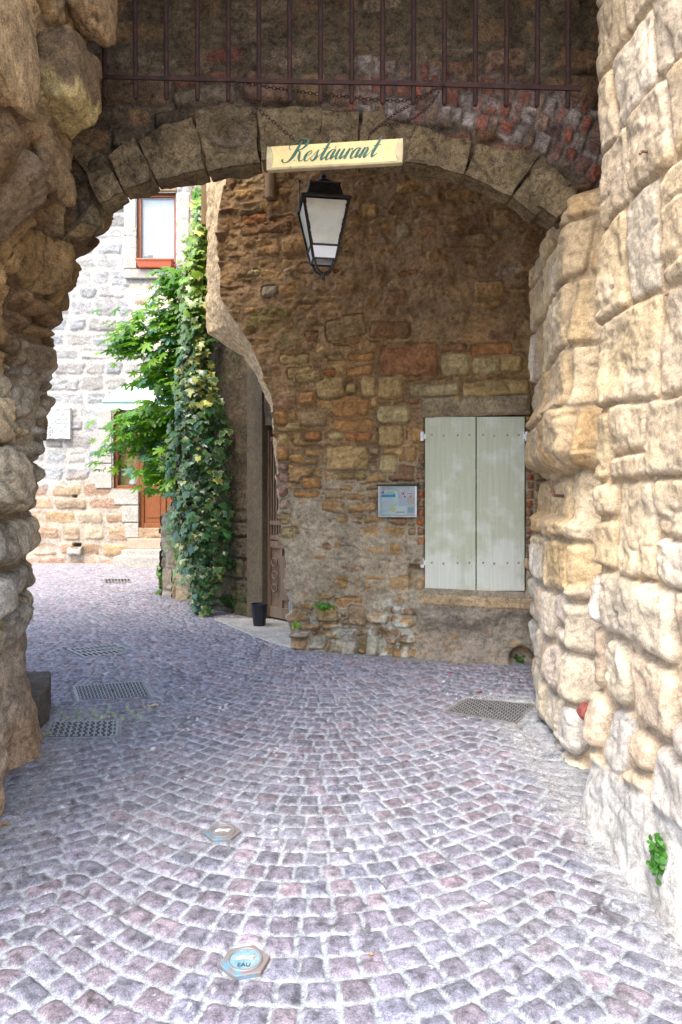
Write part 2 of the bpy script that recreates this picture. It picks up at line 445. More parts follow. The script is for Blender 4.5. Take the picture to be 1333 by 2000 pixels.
def mat_shutter():
    m, nt, b = new_mat('shutter_paint'); co = nt.nodes.new('ShaderNodeNewGeometry').outputs['Position']
    sx = nt.nodes.new('ShaderNodeSeparateXYZ'); nt.links.new(co, sx.inputs[0])
    n1 = noise(nt, co, 5.5, 5, 0.55, 0.1)
    low = mathn(nt, 'MULTIPLY', mathn(nt, 'SUBTRACT', 1.28, sx.outputs['Z'], True), 0.36)
    k = mathn(nt, 'ADD', n1, low)
    s = ramp(nt, k, [(0.50, 0.0), (0.70, 0.85)])
    c = mixc(nt, s, (0.50, 0.51, 0.355), (0.68, 0.68, 0.59))
    # chips and streaks of bare white
    st = coords(nt, (26, 26, 1.6)); n2 = noise(nt, st, 1.6, 6, 0.75)
    n4 = noise(nt, co, 4.0, 2, 0.5)
    s2 = mathn(nt, 'MULTIPLY', ramp(nt, n2, [(0.66, 0.0), (0.70, 1.0)]), ramp(nt, n4, [(0.52, 0.0), (0.60, 1.0)]))
    c = mixc(nt, s2, c, (0.80, 0.79, 0.72))
    n5 = noise(nt, co, 34, 5, 0.7, 0.3); s3 = ramp(nt, n5, [(0.68, 0.0), (0.72, 0.7)]); c = mixc(nt, s3, c, (0.78, 0.76, 0.66))
    n6 = noise(nt, co, 4.3, 7, 0.7, 0.2); s4 = ramp(nt, n6, [(0.60, 0.0), (0.72, 0.3)]); c = mixc(nt, s4, c, (0.45, 0.36, 0.22))
    n7 = noise(nt, coords(nt, (40, 40, 1.2)), 1.5, 6, 0.7); c = mixc(nt, 1.0, c, ramp(nt, n7, [(0.35, 0.86), (0.6, 1.0)]), 'MULTIPLY')
    n8 = noise(nt, co, 60, 6, 0.75); s8 = ramp(nt, n8, [(0.64, 0.0), (0.70, 0.8)]); c = mixc(nt, s8, c, (0.30, 0.24, 0.15))
    nt.links.new(c, b.inputs['Base Color']); b.inputs['Roughness'].default_value = 0.55
    gr = noise(nt, coords(nt, (60, 60, 2)), 2.0, 5, 0.6)
    bp = node(nt, 'ShaderNodeBump', Strength=0.35, Distance=0.003); nt.links.new(gr, bp.inputs['Height'])
    nt.links.new(bp.outputs[0], b.inputs['Normal'])
    return m
M['shutter'] = mat_shutter()

# ------------------------------------------------------------------ writing: script letters as ribbons of varying width
GLYPH = {
 'R': ([[(0.95, 2.05, .05), (0.88, 1.5, .20), (0.80, .7, .24), (0.58, .12, .13), (0.2, -.05, .06), (-.12, .10, .13), (-.2, .3, .16)],
        [(0.2, 1.15, .05), (-.12, 1.45, .06), (-.02, 1.9, .06), (0.4, 2.2, .06), (1.0, 2.28, .07), (1.5, 2.1, .14), (1.62, 1.7, .22), (1.35, 1.25, .10), (0.95, 1.1, .05)],
        [(0.95, 1.1, .05), (1.28, .9, .14), (1.45, .4, .22), (1.72, .02, .09), (2.1, .25, .04)]], 2.0),
 'e': ([[(0, .42, .04), (.35, .55, .04), (.56, .82, .06), (.40, 1.0, .06), (.15, .8, .13), (.08, .4, .21), (.25, .04, .12), (.5, .06, .05), (.8, .4, .04)]], .78),
 's': ([[(0, .38, .04), (.38, 1.05, .05), (.40, .7, .13), (.48, .32, .22), (.32, .02, .13), (.08, .06, .07), (.05, .2, .11)], [(.36, .03, .05), (.72, .4, .04)]], .70),
 't': ([[(0, .4, .04), (.34, 1.0, .04)], [(.44, 1.95, .10), (.40, 1.2, .21), (.34, .4, .21), (.45, .04, .12), (.82, .4, .04)], [(.08, 1.12, .05), (.78, 1.18, .05)]], .78),
 'a': ([[(.62, .88, .05), (.38, 1.0, .06), (.1, .6, .18), (.12, .1, .17), (.38, .06, .05), (.6, .6, .04)], [(.66, 1, .14), (.6, .5, .21), (.62, .08, .14), (.95, .4, .04)]], .92),
 'u': ([[(0, .5, .04), (.17, 1, .12), (.12, .4, .21), (.25, .02, .11), (.48, .25, .04), (.6, .8, .04)], [(.66, 1, .14), (.6, .4, .21), (.68, .03, .12), (1, .4, .04)]], .97),
 'r': ([[(0, .5, .04), (.2, 1, .08), (.18, .5, .20), (.14, 0, .20)], [(.16, .45, .04), (.38, .95, .06), (.58, .92, .15)], [(.5, .9, .03), (.62, .6, .03)]], .62),
 'n': ([[(0, .5, .04), (.18, 1, .10), (.14, .4, .20), (.12, 0, .20)], [(.14, .45, .04), (.38, .98, .06), (.56, .8, .17), (.5, .3, .21), (.6, .03, .12), (.9, .4, .04)]], .90),
}
def script_word(word, origin, ux, uz, size, off, slant=0.45, wk=1.0):
    """ribbons for a word: origin, unit vectors along and up the surface, x-height, offset from the surface"""
    V = []; Fc = []; x0 = 0.0
    origin = np.array(origin); ux = np.array(ux); uz = np.array(uz); off = np.array(off)
    for ch in word:
        strokes, adv = GLYPH[ch]
        for st in strokes:
            p = np.array(st, float); n = len(p)
            if n > 2:
                q = []
                for i in range(n-1):
                    p0 = p[max(i-1, 0)]; p1 = p[i]; p2 = p[i+1]; p3 = p[min(i+2, n-1)]
                    for t in np.linspace(0, 1, 7, endpoint=False):
                        q.append(0.5*((2*p1)+(-p0+p2)*t+(2*p0-5*p1+4*p2-p3)*t*t+(-p0+3*p1-3*p2+p3)*t**3))
                q.append(p[-1]); p = np.array(q)
            b = len(V)
            xy = np.stack([p[:, 0]+slant*p[:, 1]+x0, p[:, 1]], 1)
            tg = np.gradient(xy, axis=0); tg /= np.linalg.norm(tg, axis=1)[:, None]+1e-9
            nn = np.stack([-tg[:, 1], tg[:, 0]], 1)
            for i in range(len(p)):
                w = max(abs(p[i, 2]), .03)*wk/2
                for s in (-1, 1):
                    a = xy[i]+s*nn[i]*w
                    V.append(origin+ux*a[0]*size+uz*a[1]*size+off)
                if i: Fc.append((b+2*i-2, b+2*i, b+2*i+1, b+2*i-1))
        x0 += adv
    return V, Fc, x0

# ================================================================== GROUND
def axis(segs):
    out = [segs[0][0]]
    for a, b, h0, h1 in segs:
        x = a
        while x < b-1e-6:
            t = (x-a)/(b-a); x += h0+(h1-h0)*t; out.append(min(x, b))
    return np.unique(np.array(out))
gx = axis([(-6.6, -2.6, .03, .012), (-2.6, -1.0, .011, .0075), (-1.0, 1.5, .0065, .0065), (1.5, 2.6, .010, .02)])
gy = axis([(1.55, 2.1, .008, .006), (2.1, 4.0, .0055, .0075), (4.0, 7.0, .0085, .013), (7.0, 14.5, .015, .022)])
GX, GY = np.meshgrid(gx, gy)
wx = GX+0.008*fbm(GX*5, GY*5, 301, 2)+0.02*fbm(GX*1.1, GY*1.1, 303, 2)
wy = GY+0.008*fbm(GX*5+9, GY*5, 302, 2)+0.02*fbm(GX*1.1+5, GY*1.1, 304, 2)
W = 1.90; RR = 1.06; D = 0.110
# beyond the gate the arcs turn left with the street
turn = ss(wy, 5.0, 9.0)*0.75
wx2 = wx+turn*(wy-5.0)*0.55
xs = wx2+0.14
strip = np.floor(xs/W+0.5); xl = xs-strip*W
KS = 26.0
def Afun(x):
    xx_ = x-np.floor(x/W+0.5)*W
    e = sum(np.exp(-KS*((xx_+q*W)**2/(2*RR))) for q in (-1, 0, 1)); return -np.log(e)/KS
A = Afun(xs); dA = (Afun(xs+0.004)-Afun(xs-0.004))/0.008
t = (wy-A)/D+0.12*(vn(xs*2.2, wy*2.2, 70)-0.5)
row = np.floor(t)
dyr = (t-row-0.5)*D
s_ = xs+dA*dyr/(1+dA*dA)
s_ = s_+0.055*np.sin(s_*2*math.pi/W)*0.0
rid = row.astype(np.int64)
offr = _h(rid, rid*0, 11)*0.13
sw = 0.107
# jittered joints
kk = (s_+offr)/sw
k0 = np.floor(kk)
jl = (_h(k0.astype(np.int64)*31+rid, rid, 21)-0.5)*0.26; jr = (_h((k0.astype(np.int64)+1)*31+rid, rid, 21)-0.5)*0.26
lo = k0+jl; hi = k0+1+jr
isl = kk < lo; isr = kk > hi
kid = np.where(isl, k0-1, np.where(isr, k0+1, k0)).astype(np.int64)
jl = (_h(kid*31+rid, rid, 21)-0.5)*0.26; jr = (_h((kid+1)*31+rid, rid, 21)-0.5)*0.26
lo = kid+jl; hi = kid+1+jr
pu = (kk-(lo+hi)/2)*sw; hw = (hi-lo)*sw/2
cosf = 1/np.sqrt(1+dA*dA)
pv = (t-row-0.5)*D*cosf; hh = D*cosf/2
sid = rid*131+kid
g = 0.0055+0.0038*_h(sid, sid*0+4, 8)
sdg = rbox(pu, pv, hw-g, hh-g, 0.013)+0.0022*fbm(GX*30, GY*30, 305, 3)*1.3
ins = ss(sdg, -0.001, 0.0035)
dome = relief(sdg, 0.022, 0.6)
wear = fbm(GX*0.7, GY*0.7, 306, 3)
hgt = dome*(0.008+0.006*_h(sid, sid*0+1, 9))+ins*0.0055*fbm(GX*26+_h(sid, sid*0, 3)*20, GY*24, 307, 3)+(1-ins)*0.0012*fbm(GX*60, GY*60, 308, 2)
r1 = _h(sid, sid*0+2, 31)[..., None]; r2 = _h(sid, sid*0+3, 37)[..., None]; r3 = _h(sid, sid*0+5, 41)[..., None]
c_st = np.array([0.172, 0.150, 0.190])*(1-r1)+np.array([0.142, 0.147, 0.192])*r1
c_st = c_st*(1-0.35*(r2 > 0.8))+np.array([0.22, 0.145, 0.155])*0.35*(r2 > 0.8)
c_st = c_st*(0.78+0.46*r3)
c_st = c_st*(1+0.55*fbm(GX*38, GY*38, 309, 3)+0.22*fbm(GX*14, GY*14, 312, 2))[..., None]
c_mo = np.array([0.31, 0.335, 0.365])*(1+0.12*fbm(GX*12, GY*12, 310, 3))[..., None]
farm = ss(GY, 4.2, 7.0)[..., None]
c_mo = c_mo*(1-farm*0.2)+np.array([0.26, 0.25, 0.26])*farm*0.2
c_st = c_st*(1+0.60*farm)*(1-farm*np.array([-0.08, 0.0, 0.12]))  # light put into the colour: setts beyond the gate lifted and warmed
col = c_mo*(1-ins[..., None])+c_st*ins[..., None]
# dust and cement smeared over the setts beside the walls
wallR = 1.27+0.02*fbm(GY*3, GX, 5, 2); dR = wallR-GX
smear = np.maximum(ss(-dR, -0.34, -0.10)*(GY < 5.2), 0)
xl_w = -1.60-0.33*ss(GY, 3.1, 4.8); dL = GX-xl_w
smear = np.maximum(smear, ss(-dL, -0.42, -0.12)*(GY < 4.9)*0.8)
bwall = 6.62-0.3*GX; smear = np.maximum(smear, ss(GY-bwall, -0.28, -0.10)*(GX > -0.6)*0.8)
smear = np.clip(smear*(0.8+0.5*fbm(GX*6, GY*6, 311, 3)), 0, 0.93)
dust = np.clip(0.20+0.34*ss(fbm(GX*1.6, GY*1.6, 313, 4), -0.05, 0.5), 0, 0.5)*ins
smear = np.maximum(smear, dust*0.55)
col = col*(1-smear[..., None])+np.array([0.30, 0.31, 0.32])*smear[..., None]
hgt = hgt*(1-0.7*np.clip(smear*1.2-0.3, 0, 1))
st_ = ss(vn(GX*9, GY*9, 321)*vn(GX*31, GY*31, 322), 0.62, 0.74)[..., None]*0.6
col = col*(1-st_)+np.array([0.07, 0.06, 0.06])*st_
st_ = ss(vn(GX*7+9, GY*7, 323)*vn(GX*60, GY*60, 324), 0.72, 0.80)[..., None]*0.8
col = col*(1-st_)+np.array([0.60, 0.60, 0.60])*st_
# moss in the joints by the left manholes
ms = np.exp(-(((GX+1.62)/0.30)**2+((GY-4.75)/0.20)**2))*(1-ins)
col = col*(1-ms[..., None]*0.8)+np.array([0.27, 0.36, 0.08])*ms[..., None]*0.8
# flat seats for the covers
def on_ground(px, py):
    d = H*F/(py-HY); return ((px-CX)/F*d, d)
SEATS = {
 'm1': [on_ground(143, 1340), on_ground(283, 1330), on_ground(300, 1362), on_ground(152, 1370)],
 'm2': [on_ground(100, 1410), on_ground(232, 1408), on_ground(230, 1440), on_ground(88, 1442)],
 'm3': [on_ground(913, 1364), on_ground(1050, 1377), on_ground(1008, 1413), on_ground(868, 1389)],
 'g1': [on_ground(130, 1267), on_ground(222, 1258), on_ground(272, 1273), on_ground(165, 1284)],
 'g2': [on_ground(203, 1131), on_ground(256, 1130.5), on_ground(258, 1139), on_ground(206, 1140)],
}
def inpoly(X, Y, poly, grow=0.0):
    c = np.mean(poly, axis=0); m = np.ones(X.shape, bool); n = len(poly); area = 0
    for i in range(n): area += poly[i][0]*poly[(i+1) % n][1]-poly[(i+1) % n][0]*poly[i][1]
    sg = 1 if area > 0 else -1; dist = np.full(X.shape, 1e9)
    for i in range(n):
        a = np.array(poly[i]); b = np.array(poly[(i+1) % n]); e = b-a; L = np.hypot(*e)
        dist = np.minimum(dist, sg*(e[0]*(Y-a[1])-e[1]*(X-a[0]))/L)
    return dist+grow
for kx, pl in SEATS.items():
    dd = inpoly(GX, GY, pl, 0.03); f = ss(dd, 0.0, 0.02)
    hgt = hgt*(1-f)+(-0.012)*f
    if kx[0] == 'g':
        f2 = ss(inpoly(GX, GY, pl, -0.02), 0.0, 0.012); hgt = hgt*(1-f2)-0.10*f2; col = col*(1-f2[..., None])+np.array([0.03, 0.03, 0.03])*f2[..., None]
    col = col*(1-f[..., None])+np.array([0.34, 0.34, 0.33])*f[..., None]
VALVES = [on_ground(435, 1627), on_ground(479, 1879)]
for (vx, vy) in VALVES:
    f = ss(-np.hypot(GX-vx, GY-vy), -0.095, -0.085); hgt = hgt*(1-f)-0.006*f
    col = col*(1-f[..., None])+np.array([0.34, 0.35, 0.37])*f[..., None]
# gravel shoulder against walls
gz = hgt+0.012*ss(-dR, -0.06, 0.05)+0.006*fbm(GX*0.8, GY*0.8, 314, 2)
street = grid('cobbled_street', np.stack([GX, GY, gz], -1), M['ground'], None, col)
tag(street, kind='structure', label='purple porphyry setts laid in arcs with pale joints')
# the rest of the ground, as one sheet to the horizon just below the street
b = MB(); b.add([(-300, -300, -0.14), (300, -300, -0.14), (300, 300, -0.14), (-300, 300, -0.14)], [(0, 1, 2, 3)])
o = b.build('ground', M['dirt']); tag(o, kind='structure')
# nearer setts behind and beside the camera, coarse
# ================================================================== RIGHT GATE WALL
def polypath(pts, step):
    """plan path -> sample positions, normals to its left, arc length"""
    pts = np.array(pts, float); seg = np.diff(pts, axis=0); L = np.hypot(seg[:, 0], seg[:, 1]); cum = np.concatenate([[0], np.cumsum(L)])
    s = np.arange(0, cum[-1], step) if np.isscalar(step) else step
    x = np.interp(s, cum, pts[:, 0]); y = np.interp(s, cum, pts[:, 1])
    k = 9; ker = np.ones(k)/k
    xp = np.convolve(np.pad(x, k//2, mode='edge'), ker, 'valid'); yp = np.convolve(np.pad(y, k//2, mode='edge'), ker, 'valid')
    tx = np.gradient(xp); ty = np.gradient(yp); n = np.hypot(tx, ty)+1e-9
    return xp, yp, -ty/n, tx/n, s, cum

PATH_R = [(1.36, 1.7), (1.32, 2.4), (1.285, 3.34), (1.47, 3.44), (1.50, 3.80), (1.33, 3.90), (1.38, 4.5), (1.50, 5.22), (1.75, 5.36), (3.2, 5.40)]
xp, yp, nx, ny, s, cumR = polypath(PATH_R, 0.0085)
z = np.concatenate([np.arange(-0.05, 3.6, 0.0085), np.arange(3.6, 5.1, 0.013)])
S, Z = np.meshgrid(s, z); XP, _ = np.meshgrid(xp, z); YP, _ = np.meshgrid(yp, z); NX, _ = np.meshgrid(nx, z); NY, _ = np.meshgrid(ny, z)
pale = [(0.54, 0.39, 0.21), (0.58, 0.44, 0.27), (0.52, 0.35, 0.17), (0.56, 0.42, 0.26), (0.52, 0.36, 0.18), (0.60, 0.48, 0.33)]
low_pal = [(0.54, 0.44, 0.31), (0.52, 0.40, 0.26), (0.54, 0.48, 0.40), (0.52, 0.36, 0.23), (0.55, 0.44, 0.30)]
h1, c1, sd1, id1 = stone_field(S, Z, 41, pale, (0.48, 0.33, 0.18), rowh=(0.32, 0.47), wid=(0.28, 0.58), gap=0.016, rad=0.035, bev=0.025, bulge=(0.018, 0.036), rough=0.45, split=0.15, wave=0.05, warp=0.028, skew=0.07)
h2, c2, sd2, id2 = stone_field(S, Z, 43, low_pal, (0.48, 0.35, 0.22), rowh=(0.27, 0.38), wid=(0.22, 0.42), gap=0.018, rad=0.08, bev=0.055, bulge=(0.035, 0.060), rough=0.5, split=0.06, wave=0.04, warp=0.03, skew=0.04)
wlow = ss(-(Z+0.25*fbm(S*1.3, Z*1.3, 45, 2)), -1.12, -1.04)
hR = h1*(1-wlow)+h2*wlow; cR = c1*(1-wlow[..., None])+c2*wlow[..., None]
pil = ss(S, cumR[4]-0.05, cumR[4]+0.15)          # second pier, beyond the portcullis groove
h3, c3, sd3, id3 = stone_field(S, Z, 47, [(0.54, 0.38, 0.20), (0.52, 0.35, 0.17), (0.56, 0.42, 0.25), (0.50, 0.32, 0.15)], (0.42, 0.30, 0.17),
                               rowh=(0.30, 0.42), wid=(0.26, 0.55), gap=0.018, rad=0.04, bev=0.03, bulge=(0.02, 0.045), rough=0.6, split=0.1, wave=0.04, warp=0.025, skew=0.06)
m3 = pil*(1-wlow)
hR = hR*(1-m3)+h3*m3; cR = cR*(1-m3[..., None])+c3*m3[..., None]
# eroded faces, lumps and the ledge of the second pier
hR += 0.030*fbm(S*1.6, Z*1.6, 48, 4)+0.010*fbm(S*6, Z*6, 49, 5)-0.014*ss(ridge(S*3.1, Z*4.2, 50), 0.80, 0.93)+0.022*facets(S, Z, 4.0, 55)+0.006*facets(S, Z, 24.0, 56)
hR += pil*(0.055*ss(Z+0.05*fbm(S*4, Z, 57, 2), 1.70, 1.80)*ss(-Z, -2.16, -2.04)-0.07*ss(Z, 1.36, 1.42)*ss(-Z, -1.74, -1.68))
hR -= pil*0.35*ss(Z, 3.22, 3.42)
hR += 0.05*ss(-Z, -0.9, -0.3)*(1-pil)
# low plastered plinth
pt = 0.30+0.05*fbm(S*2, Z*0, 51, 3)-0.22*ss(S, 1.0, 2.6)+0.05
pt = np.where(S > cumR[4], 0.0, pt)
pf = ss(pt-Z, -0.02, 0.05)
plin = 0.055+0.09*np.clip((pt-Z)/0.4, 0, 1)+0.030*fbm(S*3.5, Z*3.5, 52, 5)+0.025*facets(S, Z, 7.0, 58)+0.010*facets(S, Z, 22.0, 59)
hR = hR*(1-pf)+np.maximum(plin, hR*0.6)*pf
cR = cR*(1-pf[..., None])+(np.array([0.47, 0.43, 0.37])*(1+0.28*fbm(S*7, Z*7, 53, 5))[..., None])*pf[..., None]
# mineral tints: greyer and whiter low down, ochre higher and inward
tint = ss(fbm(S*2.2+3, Z*2.2, 54, 4), 0.0, 0.5)[..., None]*0.35
cR = cR*(1-tint)+np.array([0.56, 0.46, 0.36])*tint
cR = cR*np.array([1.0, 1.05, 1.13])
XR = XP+NX*hR; YR = YP+NY*hR
rt = empty('gate_wall', (1.3, 3.0, 0), 'pale sandstone gate wall of big worn blocks on the right of the passage', 'wall')
grid('masonry', np.stack([XR, YR, Z], -1), M['stone_right'], rt, cR, flip=True)
mb = MB(); mb.box((4.6, 3.55, 3.9), (5.8, 3.5, 8.2)); mb.build('sky_block_core', M['stone_far'] if False else M['sill_stone'], rt)  # unseen bulk behind the masonry, boxed out to block the sky

# ================================================================== LEFT GATE WALL
PATH_L = [(-1.66, 1.7), (-1.62, 2.4), (-1.64, 3.32), (-1.80, 3.44), (-1.83, 3.74), (-1.84, 3.88), (-2.05, 4.30), (-2.26, 4.70), (-2.45, 4.90), (-4.0, 5.05), (-7.5, 5.1)]
sL = np.concatenate([np.arange(0, 3.6, 0.0085), np.arange(3.6, 8.9, 0.05)])
xp, yp, nx, ny, s, cumL = polypath(PATH_L, sL)
S, Z = np.meshgrid(s, z); XP, _ = np.meshgrid(xp, z); YP, _ = np.meshgrid(yp, z); NX, _ = np.meshgrid(nx, z); NY, _ = np.meshgrid(ny, z)
brown = [(0.30, 0.18, 0.08), (0.20, 0.12, 0.06), (0.46, 0.29, 0.12), (0.25, 0.18, 0.11), (0.18, 0.11, 0.055), (0.40, 0.24, 0.10)]
tan = [(0.44, 0.37, 0.26), (0.36, 0.31, 0.24), (0.46, 0.35, 0.20), (0.35, 0.31, 0.25)]
h1, c1, sd1, id1 = stone_field(S, Z, 61, brown, (0.17, 0.105, 0.055), rowh=(0.16, 0.40), wid=(0.20, 0.55), gap=0.03, rad=0.04, bev=0.05, bulge=(0.03, 0.10), rough=1.3, split=0.30, wave=0.10, warp=0.05, skew=0.18)
h2, c2, sd2, id2 = stone_field(S, Z, 63, tan, (0.30, 0.23, 0.15), rowh=(0.2, 0.36), wid=(0.22, 0.42), gap=0.035, rad=0.08, bev=0.06, bulge=(0.05, 0.09), rough=0.9, split=0.2, wave=0.06, warp=0.035, skew=0.08)
wm = ss(-(Z+0.2*fbm(S*1.5, Z, 65, 2)), -2.25, -2.1)
hL = h1*(1-wm)+h2*wm; cL = c1*(1-wm[..., None])+c2*wm[..., None]
# daubed earth plaster over the rubble high up, worn render near the ground
pl = 0.022+0.050*fbm(S*2.0, Z*2.0, 66, 4)+0.02*facets(S, Z, 6.0, 76)
top = ss(Z+0.2*fbm(S*2, Z*2, 79, 2), 2.2, 2.5)
cover = ss(pl*top-hL, 0.0, 0.012)*top
hL = np.maximum(hL, pl*top)
cL = cL*(1-cover[..., None])+(np.array([0.19, 0.118, 0.06])*(1+0.5*fbm(S*6, Z*6, 67, 5))[..., None])*cover[..., None]
lowp = ss(-(Z+0.12*fbm(S*2, Z*2, 68, 3)), -0.95, -0.55)
hl2 = 0.05+0.035*fbm(S*1.6, Z*1.6, 69, 4)
hL = hL*(1-lowp)+np.maximum(hl2, hL*0.5)*lowp
gcol = np.array([0.42, 0.33, 0.24])*(1+0.25*fbm(S*4, Z*2.5, 70, 5))[..., None]
og = ss(-Z+0.25*fbm(S*3, Z*3, 71, 3), -0.55, -0.15)[..., None]*0.7
gcol = gcol*(1-og)+np.array([0.46, 0.28, 0.15])*og
cL = cL*(1-lowp[..., None])+gcol*lowp[..., None]
hL += 0.05*fbm(S*1.4, Z*1.4, 72, 4)+0.018*fbm(S*6, Z*6, 73, 5)+0.030*facets(S, Z, 3.0, 77)*ss(Z, 0.8, 1.4)+0.03*facets(S, Z, 8.0, 78)-0.03-0.02*ss(ridge(S*3.4, Z*4.2, 74), 0.82, 0.94)
# leaning head: springing of the outer arch on the near pier, and the ragged edge of the far pier
near = 1-ss(S, cumL[2]+0.02, cumL[2]+0.16)
lean = 0.24*ss(Z, 2.75, 3.05)+0.10*ss(Z, 3.3, 3.75)
hL += near*lean*(1+0.2*fbm(S*3, Z*3, 75, 3))
farp = ss(S, cumL[5]-0.05, cumL[5]+0.1)*(1-ss(S, cumL[8], cumL[8]+0.5))
zz = [0.0, .39, 1.08, 1.45, 1.75, 2.1, 2.3, 2.45, 2.56, 2.62, 2.85, 3.05, 3.2, 3.5, 4.8]
oo = [0.14, 0.02, 0.04, 0.06, 0.08, .13, .16, .14, .10, .12, .25, .30, .34, .60, .74]
hL += farp*np.interp(Z, zz, oo)
hL += (1-near)*(1-farp)*(S < cumL[5])*0.12*ss(Z, 2.3, 3.2)
XL = XP+np.abs(NX)*0+NX*(-1)*hL*-1*(-1 if False else 1)*0+0
XL = XP-NX*(-hL)*-1 if False else XP+(-NX)*hL; YL = YP+(-NY)*hL
lt = empty('gate_wall', (-1.7, 3.0, 0), 'ragged brown rubble gate wall on the left edge of the passage', 'wall')
grid('masonry', np.stack([XL, YL, Z], -1), M['stone_left'], lt, cL)
def rock(name, c, dim, seed, color, parent, base2=None, n1_=44, n2_=60):
    th1, ph = np.meshgrid(np.linspace(0, math.pi, n1_), np.linspace(0, 2*math.pi, n2_), indexing='ij')
    v = np.stack([np.sin(th1)*np.cos(ph), np.sin(th1)*np.sin(ph), np.cos(th1)], -1)
    v = np.sign(v)*np.abs(v)**0.72; v = v/np.max(np.abs(v), axis=-1, keepdims=True)**0.45
    d = 1+0.30*fbm(v[..., 0]*1.4+seed, v[..., 2]*1.4+v[..., 1]*1.1, seed, 3)+0.14*facets(v[..., 0]+seed+v[..., 1], v[..., 2]+v[..., 1]*0.5, 1.9, seed+3)
    X = np.array(c)+v*d[..., None]*np.array(dim)+0.006*fbm(v[..., 0]*9, v[..., 2]*9+v[..., 1]*7, seed+5, 4)[..., None]
    cc = np.array(color)*(1+0.35*fbm(v[..., 0]*4+3, v[..., 2]*4+v[..., 1]*3, seed+6, 4))[..., None]
    if base2 is not None:
        k_ = ss(-v[..., 2]+0.4*fbm(v[..., 0]*3, v[..., 1]*3, seed+7, 3), 0.3, 0.5)[..., None]; cc = cc*(1-k_)+np.array(base2)*k_
    return grid(name, X, M['stone_left'], parent, cc)
rock('corbel_stone', (-1.22, 3.26, 3.98), (0.11, 0.16, 0.19), 3, (0.34, 0.22, 0.11), lt)
rock('corbel_stone', (-1.31, 3.20, 3.50), (0.135, 0.17, 0.17), 9, (0.17, 0.108, 0.055), lt, (0.42, 0.31, 0.13))
rock('corbel_stone', (-1.37, 2.72, 3.36), (0.10, 0.18, 0.24), 14, (0.42, 0.28, 0.14), lt)
rock('corbel_stone', (-1.45, 3.25, 3.12), (0.12, 0.15, 0.12), 18, (0.22, 0.14, 0.07), lt)
rock('wall_boulder', (-1.66, 3.15, 1.91), (0.12, 0.15, 0.12), 22, (0.46, 0.35, 0.21), lt)
rock('wall_boulder', (-1.64, 3.20, 1.64), (0.13, 0.16, 0.13), 27, (0.42, 0.35, 0.24), lt)
rock('wall_boulder', (-2.08, 4.50, 2.10), (0.10, 0.12, 0.20), 31, (0.34, 0.26, 0.15), lt)
rock('wall_boulder', (-1.97, 4.55, 2.86), (0.10, 0.12, 0.15), 35, (0.28, 0.18, 0.09), lt)
rock('wall_boulder', (-1.58, 4.15, 3.26), (0.13, 0.10, 0.09), 39, (0.30, 0.24, 0.14), lt)
mb = MB(); mb.box((-5.35, 3.45, 3.9), (5.9, 2.7, 8.2)); mb.build('sky_block_core', M['sill_stone'], lt)  # unseen bulk on the left, likewise added to block the sky

# outer faces of both walls, where the lane comes in under the gate
for (xa_, xb_, par_, cols_, mm_, sd_0) in ((1.30, 4.2, rt, pale, M['stone_right'], 191), (-4.2, -1.60, lt, brown, M['stone_left'], 193)):
    U, Z = np.meshgrid(np.arange(xa_, xb_, 0.016), np.arange(-0.05, 5.3, 0.016))
    h1, c1, *_ = stone_field(U, Z, sd_0, cols_, tuple(np.array(cols_[0])*0.7), rowh=(0.3, 0.5), wid=(0.35, 0.65), gap=0.02, rad=0.05, bev=0.04, bulge=(0.02, 0.06))
    e_ = 0.10*ss(np.abs(U-(xa_ if xa_ > 0 else xb_)), 0.0, 0.12)
    grid('outer_face', np.stack([U+0.02*fbm(Z*5, U*0, 195, 3), 1.74-h1-e_, Z], -1), mm_, par_, c1)

# ================================================================== ARCH over the passage
ar = empty('stone_arch', (-0.1, 4.0, 3.0), 'low stone arch of weathered wedge blocks with patched brick rubble above', 'arch')
YA = 3.98; DA = 4.0
def intr(px):
    """lower edge of the arch ring in the plane of its face, as a pixel row"""
    return np.interp(px, [100, 165, 185, 205, 235, 262, 285, 300, 355, 400, 450, 500, 560, 650, 720, 800, 870, 930, 1000, 1050, 1110, 1200],
                     [500, 418, 386, 373, 363, 350, 344, 338, 328, 318, 312, 308, 304, 300, 300, 304, 316, 332, 364, 400, 455, 550])
u = np.arange(-2.1, 1.75, 0.0085)
px = u/DA*F+CX
zlow = H+(HY-intr(px))/F*DA+0.045
n = 190
T = np.linspace(0, 1, n)[:, None]
U = np.broadcast_to(u[None, :], (n, len(u))).copy(); ZA = zlow[None, :]+(5.0-zlow[None, :])*T
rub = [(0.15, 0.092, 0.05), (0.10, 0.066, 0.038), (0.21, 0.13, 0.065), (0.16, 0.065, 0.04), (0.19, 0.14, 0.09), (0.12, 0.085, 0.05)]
h1, c1, *_ = stone_field(U, ZA, 81, rub, (0.13, 0.095, 0.06), rowh=(0.10, 0.24), wid=(0.16, 0.42), gap=0.02, rad=0.04, bev=0.035, bulge=(0.01, 0.05), split=0.3, wave=0.06, warp=0.04, skew=0.2)
